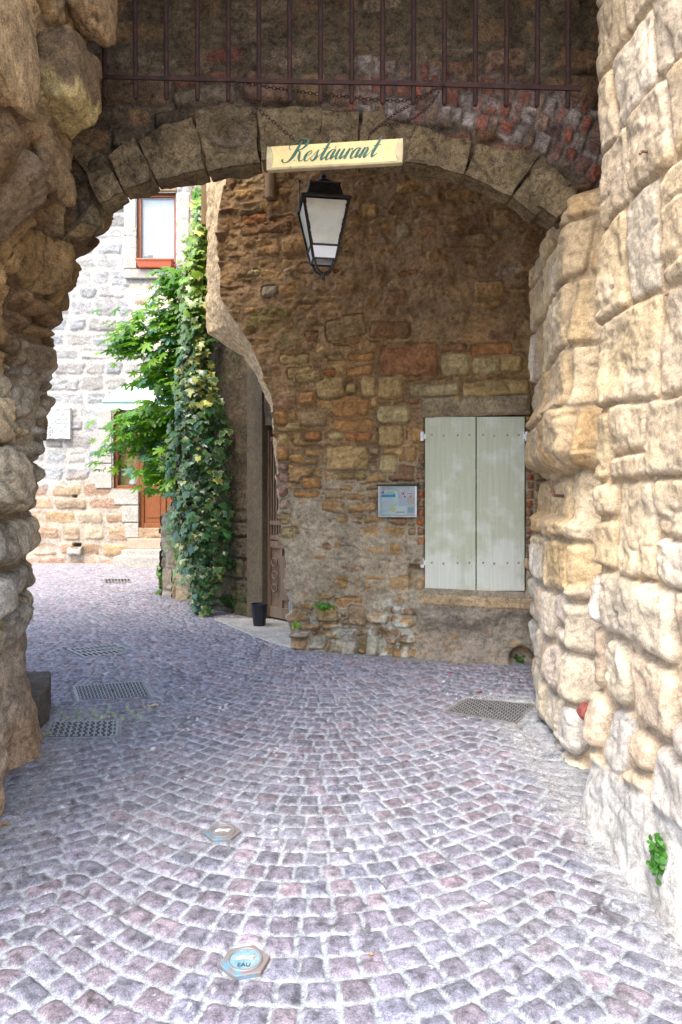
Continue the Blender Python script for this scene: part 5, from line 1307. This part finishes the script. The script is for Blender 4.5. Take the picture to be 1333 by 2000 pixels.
for sx in (-1, 1):
    for sy in (-1, 1):
        c_ = lc*np.array([1, 1, 0])
        pts_ = [(0.083, 492), (0.082, 505), (0.062, 518), (0.05, 527), (0.028, 533), (0.0, 535)]
        mb.tube([c_+yaw@np.array([sx*a, sy*a*0.9, 0])+np.array([0, 0, lz(b_)]) for a, b_ in pts_], [0.009, 0.009, 0.008, 0.008, 0.009, 0.011], 8)
mb.lathe(np.array([lc[0], lc[1], lz(548)]), [(0.004, 0), (0.012, 0.008), (0.014, 0.018), (0.008, 0.028), (0.012, 0.034), (0.018, 0.044), (0.008, 0.052)], 14)
mb.build('finial', M['iron'], ln, smooth=True)
mb = MB(); a = ring4(0.165, lz(420))[0]; mb.box(a+np.array([-0.012, 0, 0.04]), (0.007, 0.02, 0.19), yaw); mb.lathe(a+np.array([-0.012, 0, 0.135]), [(0.004, 0), (0.011, 0.01), (0.004, 0.022)], 10); mb.build('side_bracket', M['iron'], ln)
# ragged rust creeping from the frame over the front glass
fr_ = ring4(0.150, lz(404)); fb_ = ring4(0.0945, lz(487)); rs = np.random.RandomState(3)
fn = yaw@np.array([0, -1.0, 0.0]); ax_ = (fr_[1]-fr_[0])/np.linalg.norm(fr_[1]-fr_[0])
for sgn, (pa, pb) in ((1, (fr_[0], fb_[0])), (-1, (fr_[1], fb_[1]))):
    tt_ = np.linspace(0, 1, 40); wd_ = 0.008+0.012*np.abs(fbm(tt_*9+sgn*4, tt_*0, 401, 4))+0.004*rs.rand(40)
    V = []; Fc = []
    for k_, t_ in enumerate(tt_):
        p_ = pa*(1-t_)+pb*t_+fn*0.003; V += [p_, p_+ax_*sgn*wd_[k_]]
        if k_: Fc.append((2*k_-2, 2*k_, 2*k_+1, 2*k_-1))
    mesh_obj('rust_crust', V, Fc, M['rust'], ln, smooth=False)

# post stub behind the sign, and drain post at the house corner
mb = MB(); a = P(529, 388, 6.75); b_ = P(529, 322, 6.75); mb.tube([a, b_], 0.052, 16); o = mb.build('timber_stub', M['wood_post'], None, smooth=False, loc=a); tag(o, 'short round timber stub jutting from the wall left of the lantern', 'timber')
mb = MB(); a = P(401, 441, 7.75); b_ = P(401, 300, 7.75); mb.box((a+b_)/2, (0.075, 0.075, b_[2]-a[2])); o = mb.build('timber_post', M['wood_post'], None, bevel=0.006, loc=a); tag(o, 'grey brown timber post beside the lit plaster corner above the ivy', 'timber')

# ================================================================== STREET IRONWORK
M['cover_groove'] = mat_plain('cover_groove', (0.085, 0.085, 0.09), rough=0.8, scale=20, var=0.2, bump=0.3)
def plate(name, pl, z_, th_k, mats, label, cat, pattern, group=None):
    c = np.mean(pl, axis=0); root = empty(name, (*c, 0), label, cat, group)
    q = [np.array([*p_, z_]) for p_ in pl]
    fr_ = MB(); inner = [np.array([*(c+(np.array(p_)-c)*0.94), z_]) for p_ in pl]
    for i in range(4):
        j = (i+1) % 4
        fr_.prism([q[i], q[j], inner[j], inner[i]], (0, 0, -0.03))
    fr_.build('frame', mats, root)
    def at(u_, v_): 
        a = inner[0]*(1-u_)*(1-v_)+inner[1]*u_*(1-v_)+inner[2]*u_*v_+inner[3]*(1-u_)*v_
        return a
    pattern(root, at, mats)
    return root
def studs(nu, nv, w=0.3, h_=0.0035):
    def f(root, at, mats):
        mb_ = MB(); mb_.prism([at(.01, .01), at(.99, .01), at(.99, .99), at(.01, .99)], (0, 0, -0.02))
        for i in range(nu):
            for j in range(nv):
                u_ = (i+0.5)/nu; v_ = (j+0.5)/nv; a = ((i+j) % 2)
                du, dv = (w/nu, 0.11/nv*1.2) if a else (0.3*w/nu, 0.36/nv)
                mb_.prism([at(u_-du, v_-dv)+[0, 0, 0], at(u_+du, v_-dv), at(u_+du, v_+dv), at(u_-du, v_+dv)], (0, 0, h_), 1)
        mb_.build('lid', [M['cover_groove'], mats], root)
        mb_ = MB(); mb_.prism([at(.47, .47), at(.53, .47), at(.53, .55), at(.47, .55)], (0, 0, 0.0045)); mb_.build('lifting_slot', M['dark'], root)
    return f
plate('manhole_cover', SEATS['m1'], 0.004, .03, M['cover'], 'grey studded manhole cover in the middle of the three on the left', 'manhole cover', studs(20, 12, 0.36, 0.005))
plate('manhole_cover', SEATS['m2'], 0.004, .03, M['cover'], 'mossy edged manhole cover nearest the kerb stone on the left', 'manhole cover', studs(11, 8, 0.40, 0.007))
plate('manhole_cover', SEATS['m3'], 0.004, .03, M['cover_brown'], 'brown studded manhole cover at the foot of the right pier', 'manhole cover', studs(20, 16, 0.38, 0.005))
def bars(nu, nv, lw=0.18):
    def f(root, at, mats):
        mb_ = MB(); mb_.prism([at(0, 0)-[0, 0, .06], at(1, 0)-[0, 0, .06], at(1, 1)-[0, 0, .06], at(0, 1)-[0, 0, .06]], (0, 0, -0.01)); mb_.build('drain_shade', M['dark'], root)  # near-black sheet painted as the shade below the bars
        mb_ = MB()
        for i in range(nu+1):
            a = i/nu; w = lw/nu; mb_.prism([at(max(a-w, 0), 0), at(min(a+w, 1), 0), at(min(a+w, 1), 1), at(max(a-w, 0), 1)], (0, 0, -0.004))
        for j in range(nv+1):
            a = j/nv; w = lw*0.6/nv; mb_.prism([at(0, max(a-w, 0))-[0, 0, .001], at(1, max(a-w, 0))-[0, 0, .001], at(1, min(a+w, 1))-[0, 0, .001], at(0, min(a+w, 1))-[0, 0, .001]], (0, 0, -0.003))
        mb_.build('bars', mats, root)
    return f
plate('drain_grate', SEATS['g1'], 0.005, .03, M['cover'], 'iron drain grate with long slots behind the manhole covers', 'drain grate', bars(10, 3))
plate('drain_grate', SEATS['g2'], 0.005, .03, M['cover_brown'], 'small distant drain grate in front of the far steps', 'drain grate', bars(8, 2))
def text_mesh(txt, size, mat, parent, loc, rot, name='lettering'):
    cu_ = bpy.data.curves.new('text', 'FONT'); cu_.body = txt; cu_.size = size; cu_.align_x = 'CENTER'; cu_.extrude = 0.0012
    t_ = bpy.data.objects.new('text', cu_); COL.objects.link(t_)
    bpy.context.view_layer.update()
    me = bpy.data.meshes.new_from_object(t_.evaluated_get(bpy.context.evaluated_depsgraph_get()))
    bpy.data.objects.remove(t_); me.materials.clear(); me.materials.append(mat)
    o_ = bpy.data.objects.new(name, me); link(o_, parent); o_.location = loc; o_.rotation_euler = rot; return o_
for i, (vx, vy) in enumerate(VALVES):
    root = empty('water_valve_cover', (vx, vy, 0), ['worn blue hexagonal water valve cap farther up the passage', 'blue hexagonal water valve cap marked EAU nearest the viewer'][i], 'valve cover')
    hx = MB(); rr_ = 0.086; r0 = 0.26 if i else 0.1
    hx.prism([(vx+rr_*math.cos(a+r0), vy+rr_*0.92*math.sin(a+r0), 0.008) for a in np.arange(6)*math.pi/3], (0, 0, -0.03)); hx.build('frame', M['blue_iron'], root, bevel=0.003)
    hx = MB(); hx.torus((vx, vy, 0.0095), 0.055, 0.005, np.eye(3), 36, 8); hx.build('ring', M['blue_iron'], root, smooth=True)
    hx = MB(); hx.tube([(vx, vy, 0.006), (vx, vy, 0.0095)], 0.051, 36); hx.build('disc', M['blue_disc'] if i else M['cover_brown'], root)
    hx = MB(); hx.prism([(vx+a*0.034, vy+b_*0.013+0.004, 0.0097) for a, b_ in [(-1, -.6), (-.6, .9), (.2, .5), (1, .9), (.8, -.5), (.1, -.1)]], (0, 0, 0.003)); hx.build('emblem', M['white'] if i == 0 else mat_plain('worn_red_white', (0.45, 0.42, 0.38), c2=(0.40, 0.14, 0.09), scale=60), root)
    if i: text_mesh('EAU', 0.024, M['iron'], root, (0.0, -0.034, 0.0096), (0, 0, 0))

# ================================================================== KERB STONE, NAILS, DEBRIS
ks_ = [gp(62, 1328), gp(98, 1326), gp(98, 1405), gp(60, 1447)]
mb = MB(); A0 = np.array([-2.14, 4.95, 0]); 
mb.prism([(-2.4, 5.05, 0.0), (-2.145, 5.05, 0.0), (-1.99, 4.66, 0.0), (-1.97, 4.44, 0.0), (-2.3, 4.40, 0.0)], (0, 0, 0.235))
o = mb.build('kerb_stone', mat_stone('dark_kerb', base=(0.13, 0.11, 0.09), var=0.4, grain=0.3, bump=0.7), None, bevel=0.012, loc=(-2.1, 4.8, 0)); tag(o, 'squared dark guard stone at the foot of the left wall', 'stone block')
def spike(p0, p1, r0, r1, label, head=None):
    mb_ = MB(); mb_.tube([p0, (np.array(p0)+p1)/2+np.array([0, 0, 0.002]), p1], [r0, (r0+r1)/2, r1], 6)
    if head is not None: mb_.tube([np.array(p1), np.array(p1)+head], r1*1.1, 6)
    o_ = mb_.build('iron_nail', M['nail'], None, loc=p0); tag(o_, label, 'iron nail'); return o_
a = np.array([1.42, 4.2, 1.535]); spike(a, a+[-0.13, -0.06, 0.01], 0.012, 0.009, 'bent iron hook in the shaded second pier on the right', np.array([-0.02, -0.01, 0.085]))
a = P(1290, 298, 2.9); a = np.array([1.33, 2.82, H+(HY-296)/F*2.8]); spike(a, a+[-0.10, -0.02, -0.0], 0.007, 0.006, 'short rusty nail high on the pale right wall', np.array([-0.004, -0.001, -0.012]))
a = np.array([1.36, 2.66, H+(HY-562)/F*2.62]); spike(a, a+[-0.07, 0.06, 0.0], 0.010, 0.004, 'flat rusty spike in a hollow of the pale right wall')
# red painted stone in the right plinth, patch of wood wedge
def pebble(name, c, r, mat, label, cat, seed, sq=(1, 1, 1), group=None, parent=None):
    n1_, n2_ = 10, 14; V = []; F_ = []
    for i in range(n1_+1):
        for j in range(n2_):
            th1 = math.pi*i/n1_; ph = 2*math.pi*j/n2_; v = np.array([math.sin(th1)*math.cos(ph), math.sin(th1)*math.sin(ph), math.cos(th1)])
            k_ = 1+0.25*(float(fbm(np.array([v[0]*1.5+seed]), np.array([v[1]*1.5+v[2]*2]), seed, 2)[0]))
            V.append(np.array(c)+v*k_*r*np.array(sq))
    for i in range(n1_):
        for j in range(n2_): F_.append((i*n2_+j, i*n2_+(j+1) % n2_, (i+1)*n2_+(j+1) % n2_, (i+1)*n2_+j))
    o_ = mesh_obj(name, V, F_, mat, parent, smooth=True, loc=c)
    if label: tag(o_, label, cat, group)
    return o_
pebble('red_stone', (1.33, 3.72, H+(HY-1405)/F*3.60), 0.055, M['red_stone'], None, None, 3, (0.8, 1.0, 0.9), parent=rt)

# ================================================================== PLANTS
def leaf_cloud(name, tmplV, tmplF, tmplK, pos, nrm_, up, size, cols, mat, parent, edgecol=None, curl=0.2):
    """many leaves as one foliage mesh; tmplK marks the pale margin of each leaf (0..1)"""
    n_ = len(pos); k_ = len(tmplV); tv = np.array(tmplV, float)
    nrm_ = nrm_/np.linalg.norm(nrm_, axis=1)[:, None]
    up = up-nrm_*np.sum(up*nrm_, 1)[:, None]; up /= np.linalg.norm(up, axis=1)[:, None]+1e-9
    side = np.cross(up, nrm_)
    zc__ = (-curl*(tv[:, 0]**2+0.5*tv[:, 1]**2))
    V = pos[:, None, :]+size[:, None, None]*(side[:, None, :]*tv[None, :, 0:1]+up[:, None, :]*tv[None, :, 1:2]+nrm_[:, None, :]*(zc__[None, :, None]))
    tf = np.array(tmplF); Fc = (tf[None]+(np.arange(n_)*k_)[:, None, None]).reshape(-1, tf.shape[1])
    K = np.array(tmplK)[None, :, None]
    C = cols[:, None, :]*(1-K)+(edgecol[:, None, :] if edgecol is not None else cols[:, None, :])*K
    C = np.broadcast_to(C, (n_, k_, 3))
    return mesh_obj(name, V.reshape(-1, 3), Fc, mat, parent, col=C.reshape(-1, 3).copy(), smooth=False)

# ivy leaf: five points, drawn pointing down its own -y; inner ring keeps the green, outer ring the margin
ivo = np.array([(0, -1.0), (0.28, -0.45), (0.62, -0.50), (0.55, -0.08), (0.85, 0.25), (0.42, 0.38), (0.12, 0.30), (0, 0.12), (-0.12, 0.30), (-0.42, 0.38), (-0.85, 0.25), (-0.55, -0.08), (-0.62, -0.50), (-0.28, -0.45)])*0.6
ivi = ivo*0.72+np.array([0, -0.03]); nI = len(ivo)
ivV = [(*p_, 0) for p_ in ivo]+[(*p_, 0) for p_ in ivi]+[(0, -0.08, 0)]
ivF = []
for i in range(nI):
    j = (i+1) % nI
    ivF += [(i, j, nI+j), (i, nI+j, nI+i), (nI+i, nI+j, 2*nI)]
ivK = [1]*nI+[0.15]*nI+[0]
# fig leaf: deep fingers
fgo = []
for (ang_, ln_) in [(-90, .32), (-58, .62), (-30, .30), (-12, .80), (12, .36), (40, .98), (66, .42), (90, 1.1), (114, .42), (140, .98), (168, .36), (192, .80), (210, .30), (238, .62)]:
    a = math.radians(ang_)
    if ln_ > 0.5:
        for d_ in (-8, 0, 8): fgo.append((ln_*(0.88 if d_ else 1.0)*math.cos(a+math.radians(d_*1.25)), ln_*(0.88 if d_ else 1.0)*math.sin(a+math.radians(d_*1.25))))
    else: fgo.append((ln_*math.cos(a), ln_*math.sin(a)))
fgo = np.array(fgo)*0.58; nF = len(fgo)
fgV = [(*p_, 0) for p_ in fgo]+[(0, 0, 0)]; fgF = [(i, (i+1) % nF, nF) for i in range(nF)]; fgK = [0]*(nF+1)

rs = np.random.RandomState(21)
iv = empty('ivy', (-1.75, 8.45, 0), 'variegated ivy hanging down the dark corner beside the old door', 'ivy')
prof = [(330, 392, 404), (400, 385, 404), (450, 372, 405), (500, 366, 405), (560, 352, 406), (620, 352, 408), (680, 352, 408), (720, 350, 410), (770, 346, 420), (820, 338, 432), (880, 332, 440), (940, 330, 440), (1000, 334, 441), (1050, 345, 440), (1100, 356, 434), (1140, 364, 424), (1170, 372, 412), (1196, 388, 406)]
py_ = np.array([p_[0] for p_ in prof]); xl_ = np.array([p_[1] for p_ in prof]); xr_ = np.array([p_[2] for p_ in prof])
N = 2300
yy = 390+(1198-390)*rs.rand(N)**0.85; a_ = np.interp(yy, py_, xl_); b__ = np.interp(yy, py_, xr_)
tt = np.clip(0.5+0.30*rs.randn(N), -0.06, 1.05); xx = a_+(b__-a_)*tt
dep = 8.32-0.12*rs.rand(N)+0.30*rs.rand(N)+0.25*((tt-0.5)**2)+0.5*(yy < 720)*0.2-0.0
stray = rs.rand(N) < 0.13; xx = xx+stray*rs.randn(N)*12
pos = np.stack([(xx-CX)/F*dep, dep, H+(HY-yy)/F*dep], 1)
nr = np.stack([(tt-0.5)*1.6+0.5*rs.randn(N)-0.25, -1.0+0.35*rs.randn(N), 0.55+0.4*rs.randn(N)], 1)
upv = np.stack([0.35*rs.randn(N), 0.2*rs.randn(N), np.ones(N)], 1)
hi_ = ss(-yy, -720, -500)[:, None]                     # sunlight painted into the upper leaves as bright yellow-green
dark = np.array([0.022, 0.075, 0.032]); mid_ = np.array([0.06, 0.17, 0.045]); sunlit = np.array([0.30, 0.48, 0.04])
r_ = rs.rand(N, 1); base = dark*(1-r_)+mid_*r_; base = base*(1-hi_*0.75)+sunlit*hi_*0.75; base *= (0.8+0.4*rs.rand(N, 1))
yel = (rs.rand(N, 1) < 0.05) | ((np.abs(yy-745) < 45) & (xx > 360) & (rs.rand(N) < 0.45))[:, None]
base = np.where(yel, np.array([0.50, 0.52, 0.14])*(0.8+0.4*rs.rand(N, 1)), base)
edge = np.array([0.36, 0.42, 0.15])*(0.3+0.8*rs.rand(N, 1)); edge = np.where(rs.rand(N, 1) < 0.5, base*1.2, edge)
size = (0.065+0.115*rs.rand(N)**1.3)*(1-0.25*(yy > 1080))
leaf_cloud('foliage', ivV, ivF, ivK, pos, nr, upv, size, base, M['leaf_ivy'], iv, edge, curl=0.35)
mb = MB()
for i in range(26):
    x_ = 352+60*rs.rand(); pts_ = []
    y0_ = 350+rs.rand()*200; y1_ = 900+rs.rand()*290
    for t_ in np.linspace(0, 1, 14):
        yv = y0_+(y1_-y0_)*t_; lo_ = np.interp(yv, py_, xl_)+8; hi2 = np.interp(yv, py_, xr_)-5
        xv = np.clip(x_+8*math.sin(t_*9+i), lo_, hi2); pts_.append(P(xv, yv, 8.62+0.02*math.sin(i)))
    mb.tube(pts_, 0.008+0.008*rs.rand(), 5)
mb.build('stem', M['bark'], iv)
mb = MB(); mb.tube([P(392, 1195, 8.6), P(391, 1110, 8.62), P(392, 1000, 8.65)], 0.022, 10); o = mb.build('down_pipe', M['steel'], ho, smooth=True)

# trailing ivy over the low wall and at ground
N = 70; yy = np.array([1040+100*rs.rand() if i < 40 else 905+180*rs.rand() for i in range(N)]); xx = np.where(np.arange(N) < 40, 340+25*rs.rand(N), 322+25*rs.rand(N)); dep = 9.3+0.2*rs.rand(N)
pos = np.stack([(xx-CX)/F*dep, dep, H+(HY-yy)/F*dep], 1); nr = np.stack([-0.5+0.5*rs.randn(N), -1+0.3*rs.randn(N), 0.5+0.3*rs.randn(N)], 1)
base = np.array([0.10, 0.24, 0.05])*(0.7+0.6*rs.rand(N, 1)); edge = np.array([0.42, 0.46, 0.2])*np.ones((N, 1))
leaf_cloud('trailing_foliage', ivV, ivF, ivK, pos, nr, np.stack([0.3*rs.randn(N), 0*nr[:, 0], np.ones(N)], 1), 0.09+0.05*rs.rand(N), base, M['leaf_ivy'], iv, edge)

# fig tree
fg = empty('fig_tree', (-2.1, 10.2, 0.9), 'bright green fig branches reaching left in front of the far house', 'tree')
br = MB(); tips = []
DF = 9.35
def branch(pts, r0, d0=9.6, d1=9.2):
    q = [P(a, b_, d0+(d1-d0)*i/(len(pts)-1)) for i, (a, b_) in enumerate(pts)]
    br.tube(q, list(np.linspace(r0, 0.005, len(q))), 7)
    for i in range(len(q)-1):
        L = np.linalg.norm(q[i+1]-q[i]); k_ = max(1, int(L/0.05))
        for j in range(k_):
            f_ = (i+j/k_)/(len(q)-1)
            if f_ > 0.25: tips.append((q[i]*(1-j/k_)+q[i+1]*j/k_, f_))
    for _ in range(7): tips.append((q[-1]+0.06*rs.randn(3), 1.0))
branch([(372, 690), (340, 660), (300, 650), (262, 632), (243, 660)], 0.02)
branch([(380, 740), (345, 720), (310, 695), (280, 675), (240, 668)], 0.02)
branch([(375, 640), (350, 600), (335, 575), (322, 555)], 0.015)
branch([(380, 620), (360, 570), (352, 545)], 0.012)
branch([(385, 860), (350, 800), (320, 760), (300, 790), (280, 806)], 0.022)
branch([(380, 830), (335, 820), (290, 822), (255, 830)], 0.02)
branch([(378, 900), (340, 850), (300, 835), (262, 830), (235, 842)], 0.022)
branch([(375, 905), (330, 870), (290, 865), (250, 868), (218, 885)], 0.02)
branch([(372, 900), (335, 895), (312, 905), (290, 930)], 0.016)
branch([(365, 905), (345, 915), (320, 935)], 0.014)
branch([(380, 700), (350, 700), (325, 720), (300, 735)], 0.016)
branch([(385, 980), (350, 850), (345, 700), (352, 620)], 0.03, 9.8, 9.5)
br.tube([P(350, 960, 9.85), P(365, 860, 9.75), P(368, 720, 9.6)], [0.045, 0.035, 0.02], 8)
br.build('trunk', M['bark'], fg, smooth=True)
for (ya_, yb_, xa_, xb_, n_) in [(545, 600, 322, 375, 26), (600, 640, 275, 378, 40), (640, 700, 232, 378, 70), (700, 750, 268, 375, 40), (750, 795, 325, 375, 20), (795, 850, 285, 372, 30), (850, 905, 262, 360, 26), (905, 945, 290, 345, 12)]:
    for _ in range(n_):
        tips.append((P(xa_+(xb_-xa_)*rs.rand()**0.7, ya_+(yb_-ya_)*rs.rand(), 9.25+0.35*rs.rand()), 1.0))
pos = []
for (p_, f_) in tips:
    pos.append(p_+np.array([0.07, 0.12, 0.07])*rs.randn(3))
    for _q in range(2): pos.append(p_+np.array([0.10, 0.14, 0.10])*rs.randn(3))
pos = np.array(pos); N = len(pos)
nr = np.stack([-0.2+0.4*rs.randn(N), -0.55+0.4*rs.randn(N), 1.0+0.4*rs.randn(N)], 1)
upv = np.stack([-1.0+0.5*rs.randn(N), -0.3+0.4*rs.randn(N), -0.55+0.4*rs.randn(N)], 1)
r_ = rs.rand(N, 1); base = np.array([0.07, 0.21, 0.02])*(1-r_)+np.array([0.22, 0.44, 0.04])*r_
bl = rs.rand(N, 1) < 0.10; base = np.where(bl, np.array([0.10, 0.26, 0.20]), base)
leaf_cloud('crown', fgV, fgF, fgK, pos, nr, upv, 0.11+0.13*rs.rand(N), base, M['leaf'], fg, None, curl=0.55)

# flowering pot high at the corner
N = 160; yy = 368+62*rs.rand(N); xx = 378+18*rs.rand(N)+(yy-400)*0.05; dep = 8.9+0.3*rs.rand(N)
fl = empty('balcony_plant', P(388, 430, 9.0), 'small flowering plant high up beside the timber post', 'plant')
pos = np.stack([(xx-CX)/F*dep, dep, H+(HY-yy)/F*dep], 1); nr = rs.randn(N, 3)+[0, -1, 0.5]; upv = rs.randn(N, 3)+[0, 0, 1]
tri = [(0, -0.5, 0), (0.18, 0, 0), (0, 0.5, 0), (-0.18, 0, 0)]
leaf_cloud('foliage', tri, [(0, 1, 2, 3)], [0]*4, pos, nr, upv, 0.09+0.05*rs.rand(N), np.array([0.14, 0.33, 0.07])*(0.7+0.6*rs.rand(N, 1)), M['leaf'], fl)
mb = MB(); pebble('flower', P(376, 400, 8.85), 0.03, mat_plain('magenta_petal', (0.6, 0.05, 0.4)), None, None, 5, parent=fl)
mb = MB(); mb.tube([P(398, 430, 9.0), P(388, 410, 9.0), P(386, 372, 9.0)], 0.008, 6); mb.tube([P(398, 432, 9.0), P(384, 424, 8.95), P(374, 396, 8.9)], 0.005, 6); mb.build('stem', M['bark'], fl)

# small weeds
def weed(center, r, n_, label, col_, size=0.03, nz_=(-0.6, -0.8, 0.6), sq=(1, 1, 1), name='weed', tm=0):
    root = empty(name, center, label, 'weed')
    p = np.array(center)+np.clip(rs.randn(n_, 3), -2.3, 2.3)*r*np.array(sq)*0.5
    nr = rs.randn(n_, 3)*0.5+np.array(nz_); up_ = rs.randn(n_, 3)+[0, 0, 0.5]
    a = np.linspace(0, 2*math.pi, 9)[:-1]; rad = 0.5*(1+0.16*np.cos(a*5))
    lv = [(rad[i]*math.cos(a[i]), rad[i]*math.sin(a[i]), 0) for i in range(8)]+[(0, 0, 0)]; lf = [(i, (i+1) % 8, 8) for i in range(8)]
    cl = np.array(col_)*(0.6+0.7*rs.rand(n_, 1))
    leaf_cloud('foliage', lv, lf, [0]*9, p, nr, up_, size*(0.6+0.8*rs.rand(n_)), cl, M['leaf'], root, curl=0.3)
    mb_ = MB()
    for i in range(min(n_, 14)):
        e = p[i]; mb_.tube([np.array(center)+[0, 0, -r*0.3], (np.array(center)+e)/2, e], 0.0012, 4)
    mb_.build('stem', M['bark'], root)
    return root
c_ = np.array([1.20, 2.58, H+(HY-1680)/F*2.56]); weed(c_, 0.056, 190, 'bright green round leaved weed growing low in the right wall', (0.07, 0.22, 0.03), 0.021, (-0.9, -0.6, 0.4), (0.4, 0.75, 1.3))
a = bpt(640, 1180, 0.09); weed(a, 0.05, 60, 'dark green tuft on the house wall between pale stones', (0.10, 0.28, 0.03), 0.028, (0, -1, .5), (1.6, .6, .6))
a = bpt(586, 1218, 0.09); weed(a, 0.035, 45, 'yellow green tuft at the lower left corner of the house', (0.26, 0.42, 0.06), 0.022, (0, -1, .5), (1.1, .7, .8))
a = bpt(1015, 1290, 0.0); weed(a, 0.04, 40, 'small dark fern in the hollow at the foot of the house', (0.08, 0.16, 0.03), 0.03, (0, -1, .5))
weed(np.array(P(318, 1125, 10.0)), 0.10, 60, 'green tuft at the foot of the stepped low wall', (0.22, 0.42, 0.08), 0.05, (0, -1, .5), (.7, .5, 2.2))
for i, (px_, py_2, s_) in enumerate([(455, 1045, .10), (460, 1100, .09), (455, 1170, .07)]):
    a = rpt(px_, py=py_2, out=0.08)[0]; weed(a, s_, 70, ['dark fern hanging highest on the shaded corner wall', 'dark fern in the middle of the shaded corner wall', 'dark fern lowest on the shaded corner wall'][i], (0.045, 0.11, 0.02), 0.04, (-.5, -1, .3), (1.5, .8, .8))

# fallen leaves and litter
def dead_leaf(px_, py_2, size, color, label, seed):
    c = gp(px_, py_2, 0.02); a = np.linspace(0, 2*math.pi, 13)[:-1]; r = np.random.RandomState(seed)
    rad = size*(0.75+0.35*r.rand(12)); V = [(c[0]+rad[i]*math.cos(a[i]), c[1]+rad[i]*0.6*math.sin(a[i]), 0.014+size*0.35*abs(math.sin(a[i]*1.5))) for i in range(12)]+[(c[0], c[1], 0.012)]
    key = 'dead_%d' % seed; m_k = mat_leaf(key, 0.7, 0.1)
    o_ = mesh_obj('fallen_leaf', V, [(i, (i+1) % 12, 12) for i in range(12)], m_k, None, col=np.tile(np.array(color), (13, 1)), smooth=False, loc=(c[0], c[1], 0.012)); tag(o_, label, 'leaf'); return o_
dead_leaf(298, 1378, 0.045, (0.50, 0.43, 0.34), 'curled pale dry leaf on the setts beside the manhole covers', 1)
dead_leaf(880, 1313, 0.028, (0.42, 0.02, 0.10), 'crimson petal lying on the setts in front of the house', 2)
dead_leaf(935, 1351, 0.035, (0.20, 0.10, 0.06), 'brown dry leaf on the setts beyond the right manhole cover', 3)
dead_leaf(8, 1607, 0.02, (0.5, 0.22, 0.05), 'orange dry leaf at the foot of the left wall', 4)
dead_leaf(1278, 1664+70, 0.02, (0.62, 0.56, 0.25), 'pale yellow leaf beside the round leaved weed', 5)
dead_leaf(92, 1432, 0.03, (0.40, 0.42, 0.2), 'greenish leaf by the squared guard stone', 6)
dead_leaf(725, 1861, 0.008, (0.5, 0.22, 0.05), 'tiny orange crumb on the near setts', 7)
# loose grit along the foot of the walls
rsg = np.random.RandomState(5); V = []; Fc = []
def grit(n_, fx, smin, smax):
    for _ in range(n_):
        x_, y_ = fx(); r_ = smin+(smax-smin)*rsg.rand()**2; b0_ = len(V)
        for (a, b_, c) in ((1, 0, 0), (-1, 0, 0), (0, 1, 0), (0, -1, 0), (0, 0, 1), (0, 0, -1)):
            V.append((x_+a*r_*(0.7+0.6*rsg.rand()), y_+b_*r_*(0.7+0.6*rsg.rand()), 0.010+c*r_*0.6))
        for t_ in ((0, 2, 4), (2, 1, 4), (1, 3, 4), (3, 0, 4), (2, 0, 5), (1, 2, 5), (3, 1, 5), (0, 3, 5)): Fc.append(tuple(b0_+q_ for q_ in t_))
grit(900, lambda: (1.20-0.10*abs(rsg.randn()), 2.0+2.6*rsg.rand()), 0.0015, 0.006)
def _lf():
    y_ = 2.6+2.0*rsg.rand(); return (-1.57-0.33*float(ss(np.array(y_), 3.1, 4.8))+0.05*abs(rsg.randn()), y_)
grit(700, _lf, 0.0015, 0.006)
grit(500, lambda: ((lambda x_: (x_, 6.62-0.3*x_-0.16-0.07*abs(rsg.randn())))(-0.5+2.0*rsg.rand())), 0.002, 0.010)
o = mesh_obj('gravel', V, np.array(Fc), mat_stone('grit', base=(0.42, 0.35, 0.28), var=0.5, grain=0.4, bump=0.2), None, smooth=False); tag(o, 'loose grit and crumbs along the feet of the walls', 'gravel', kind='stuff')
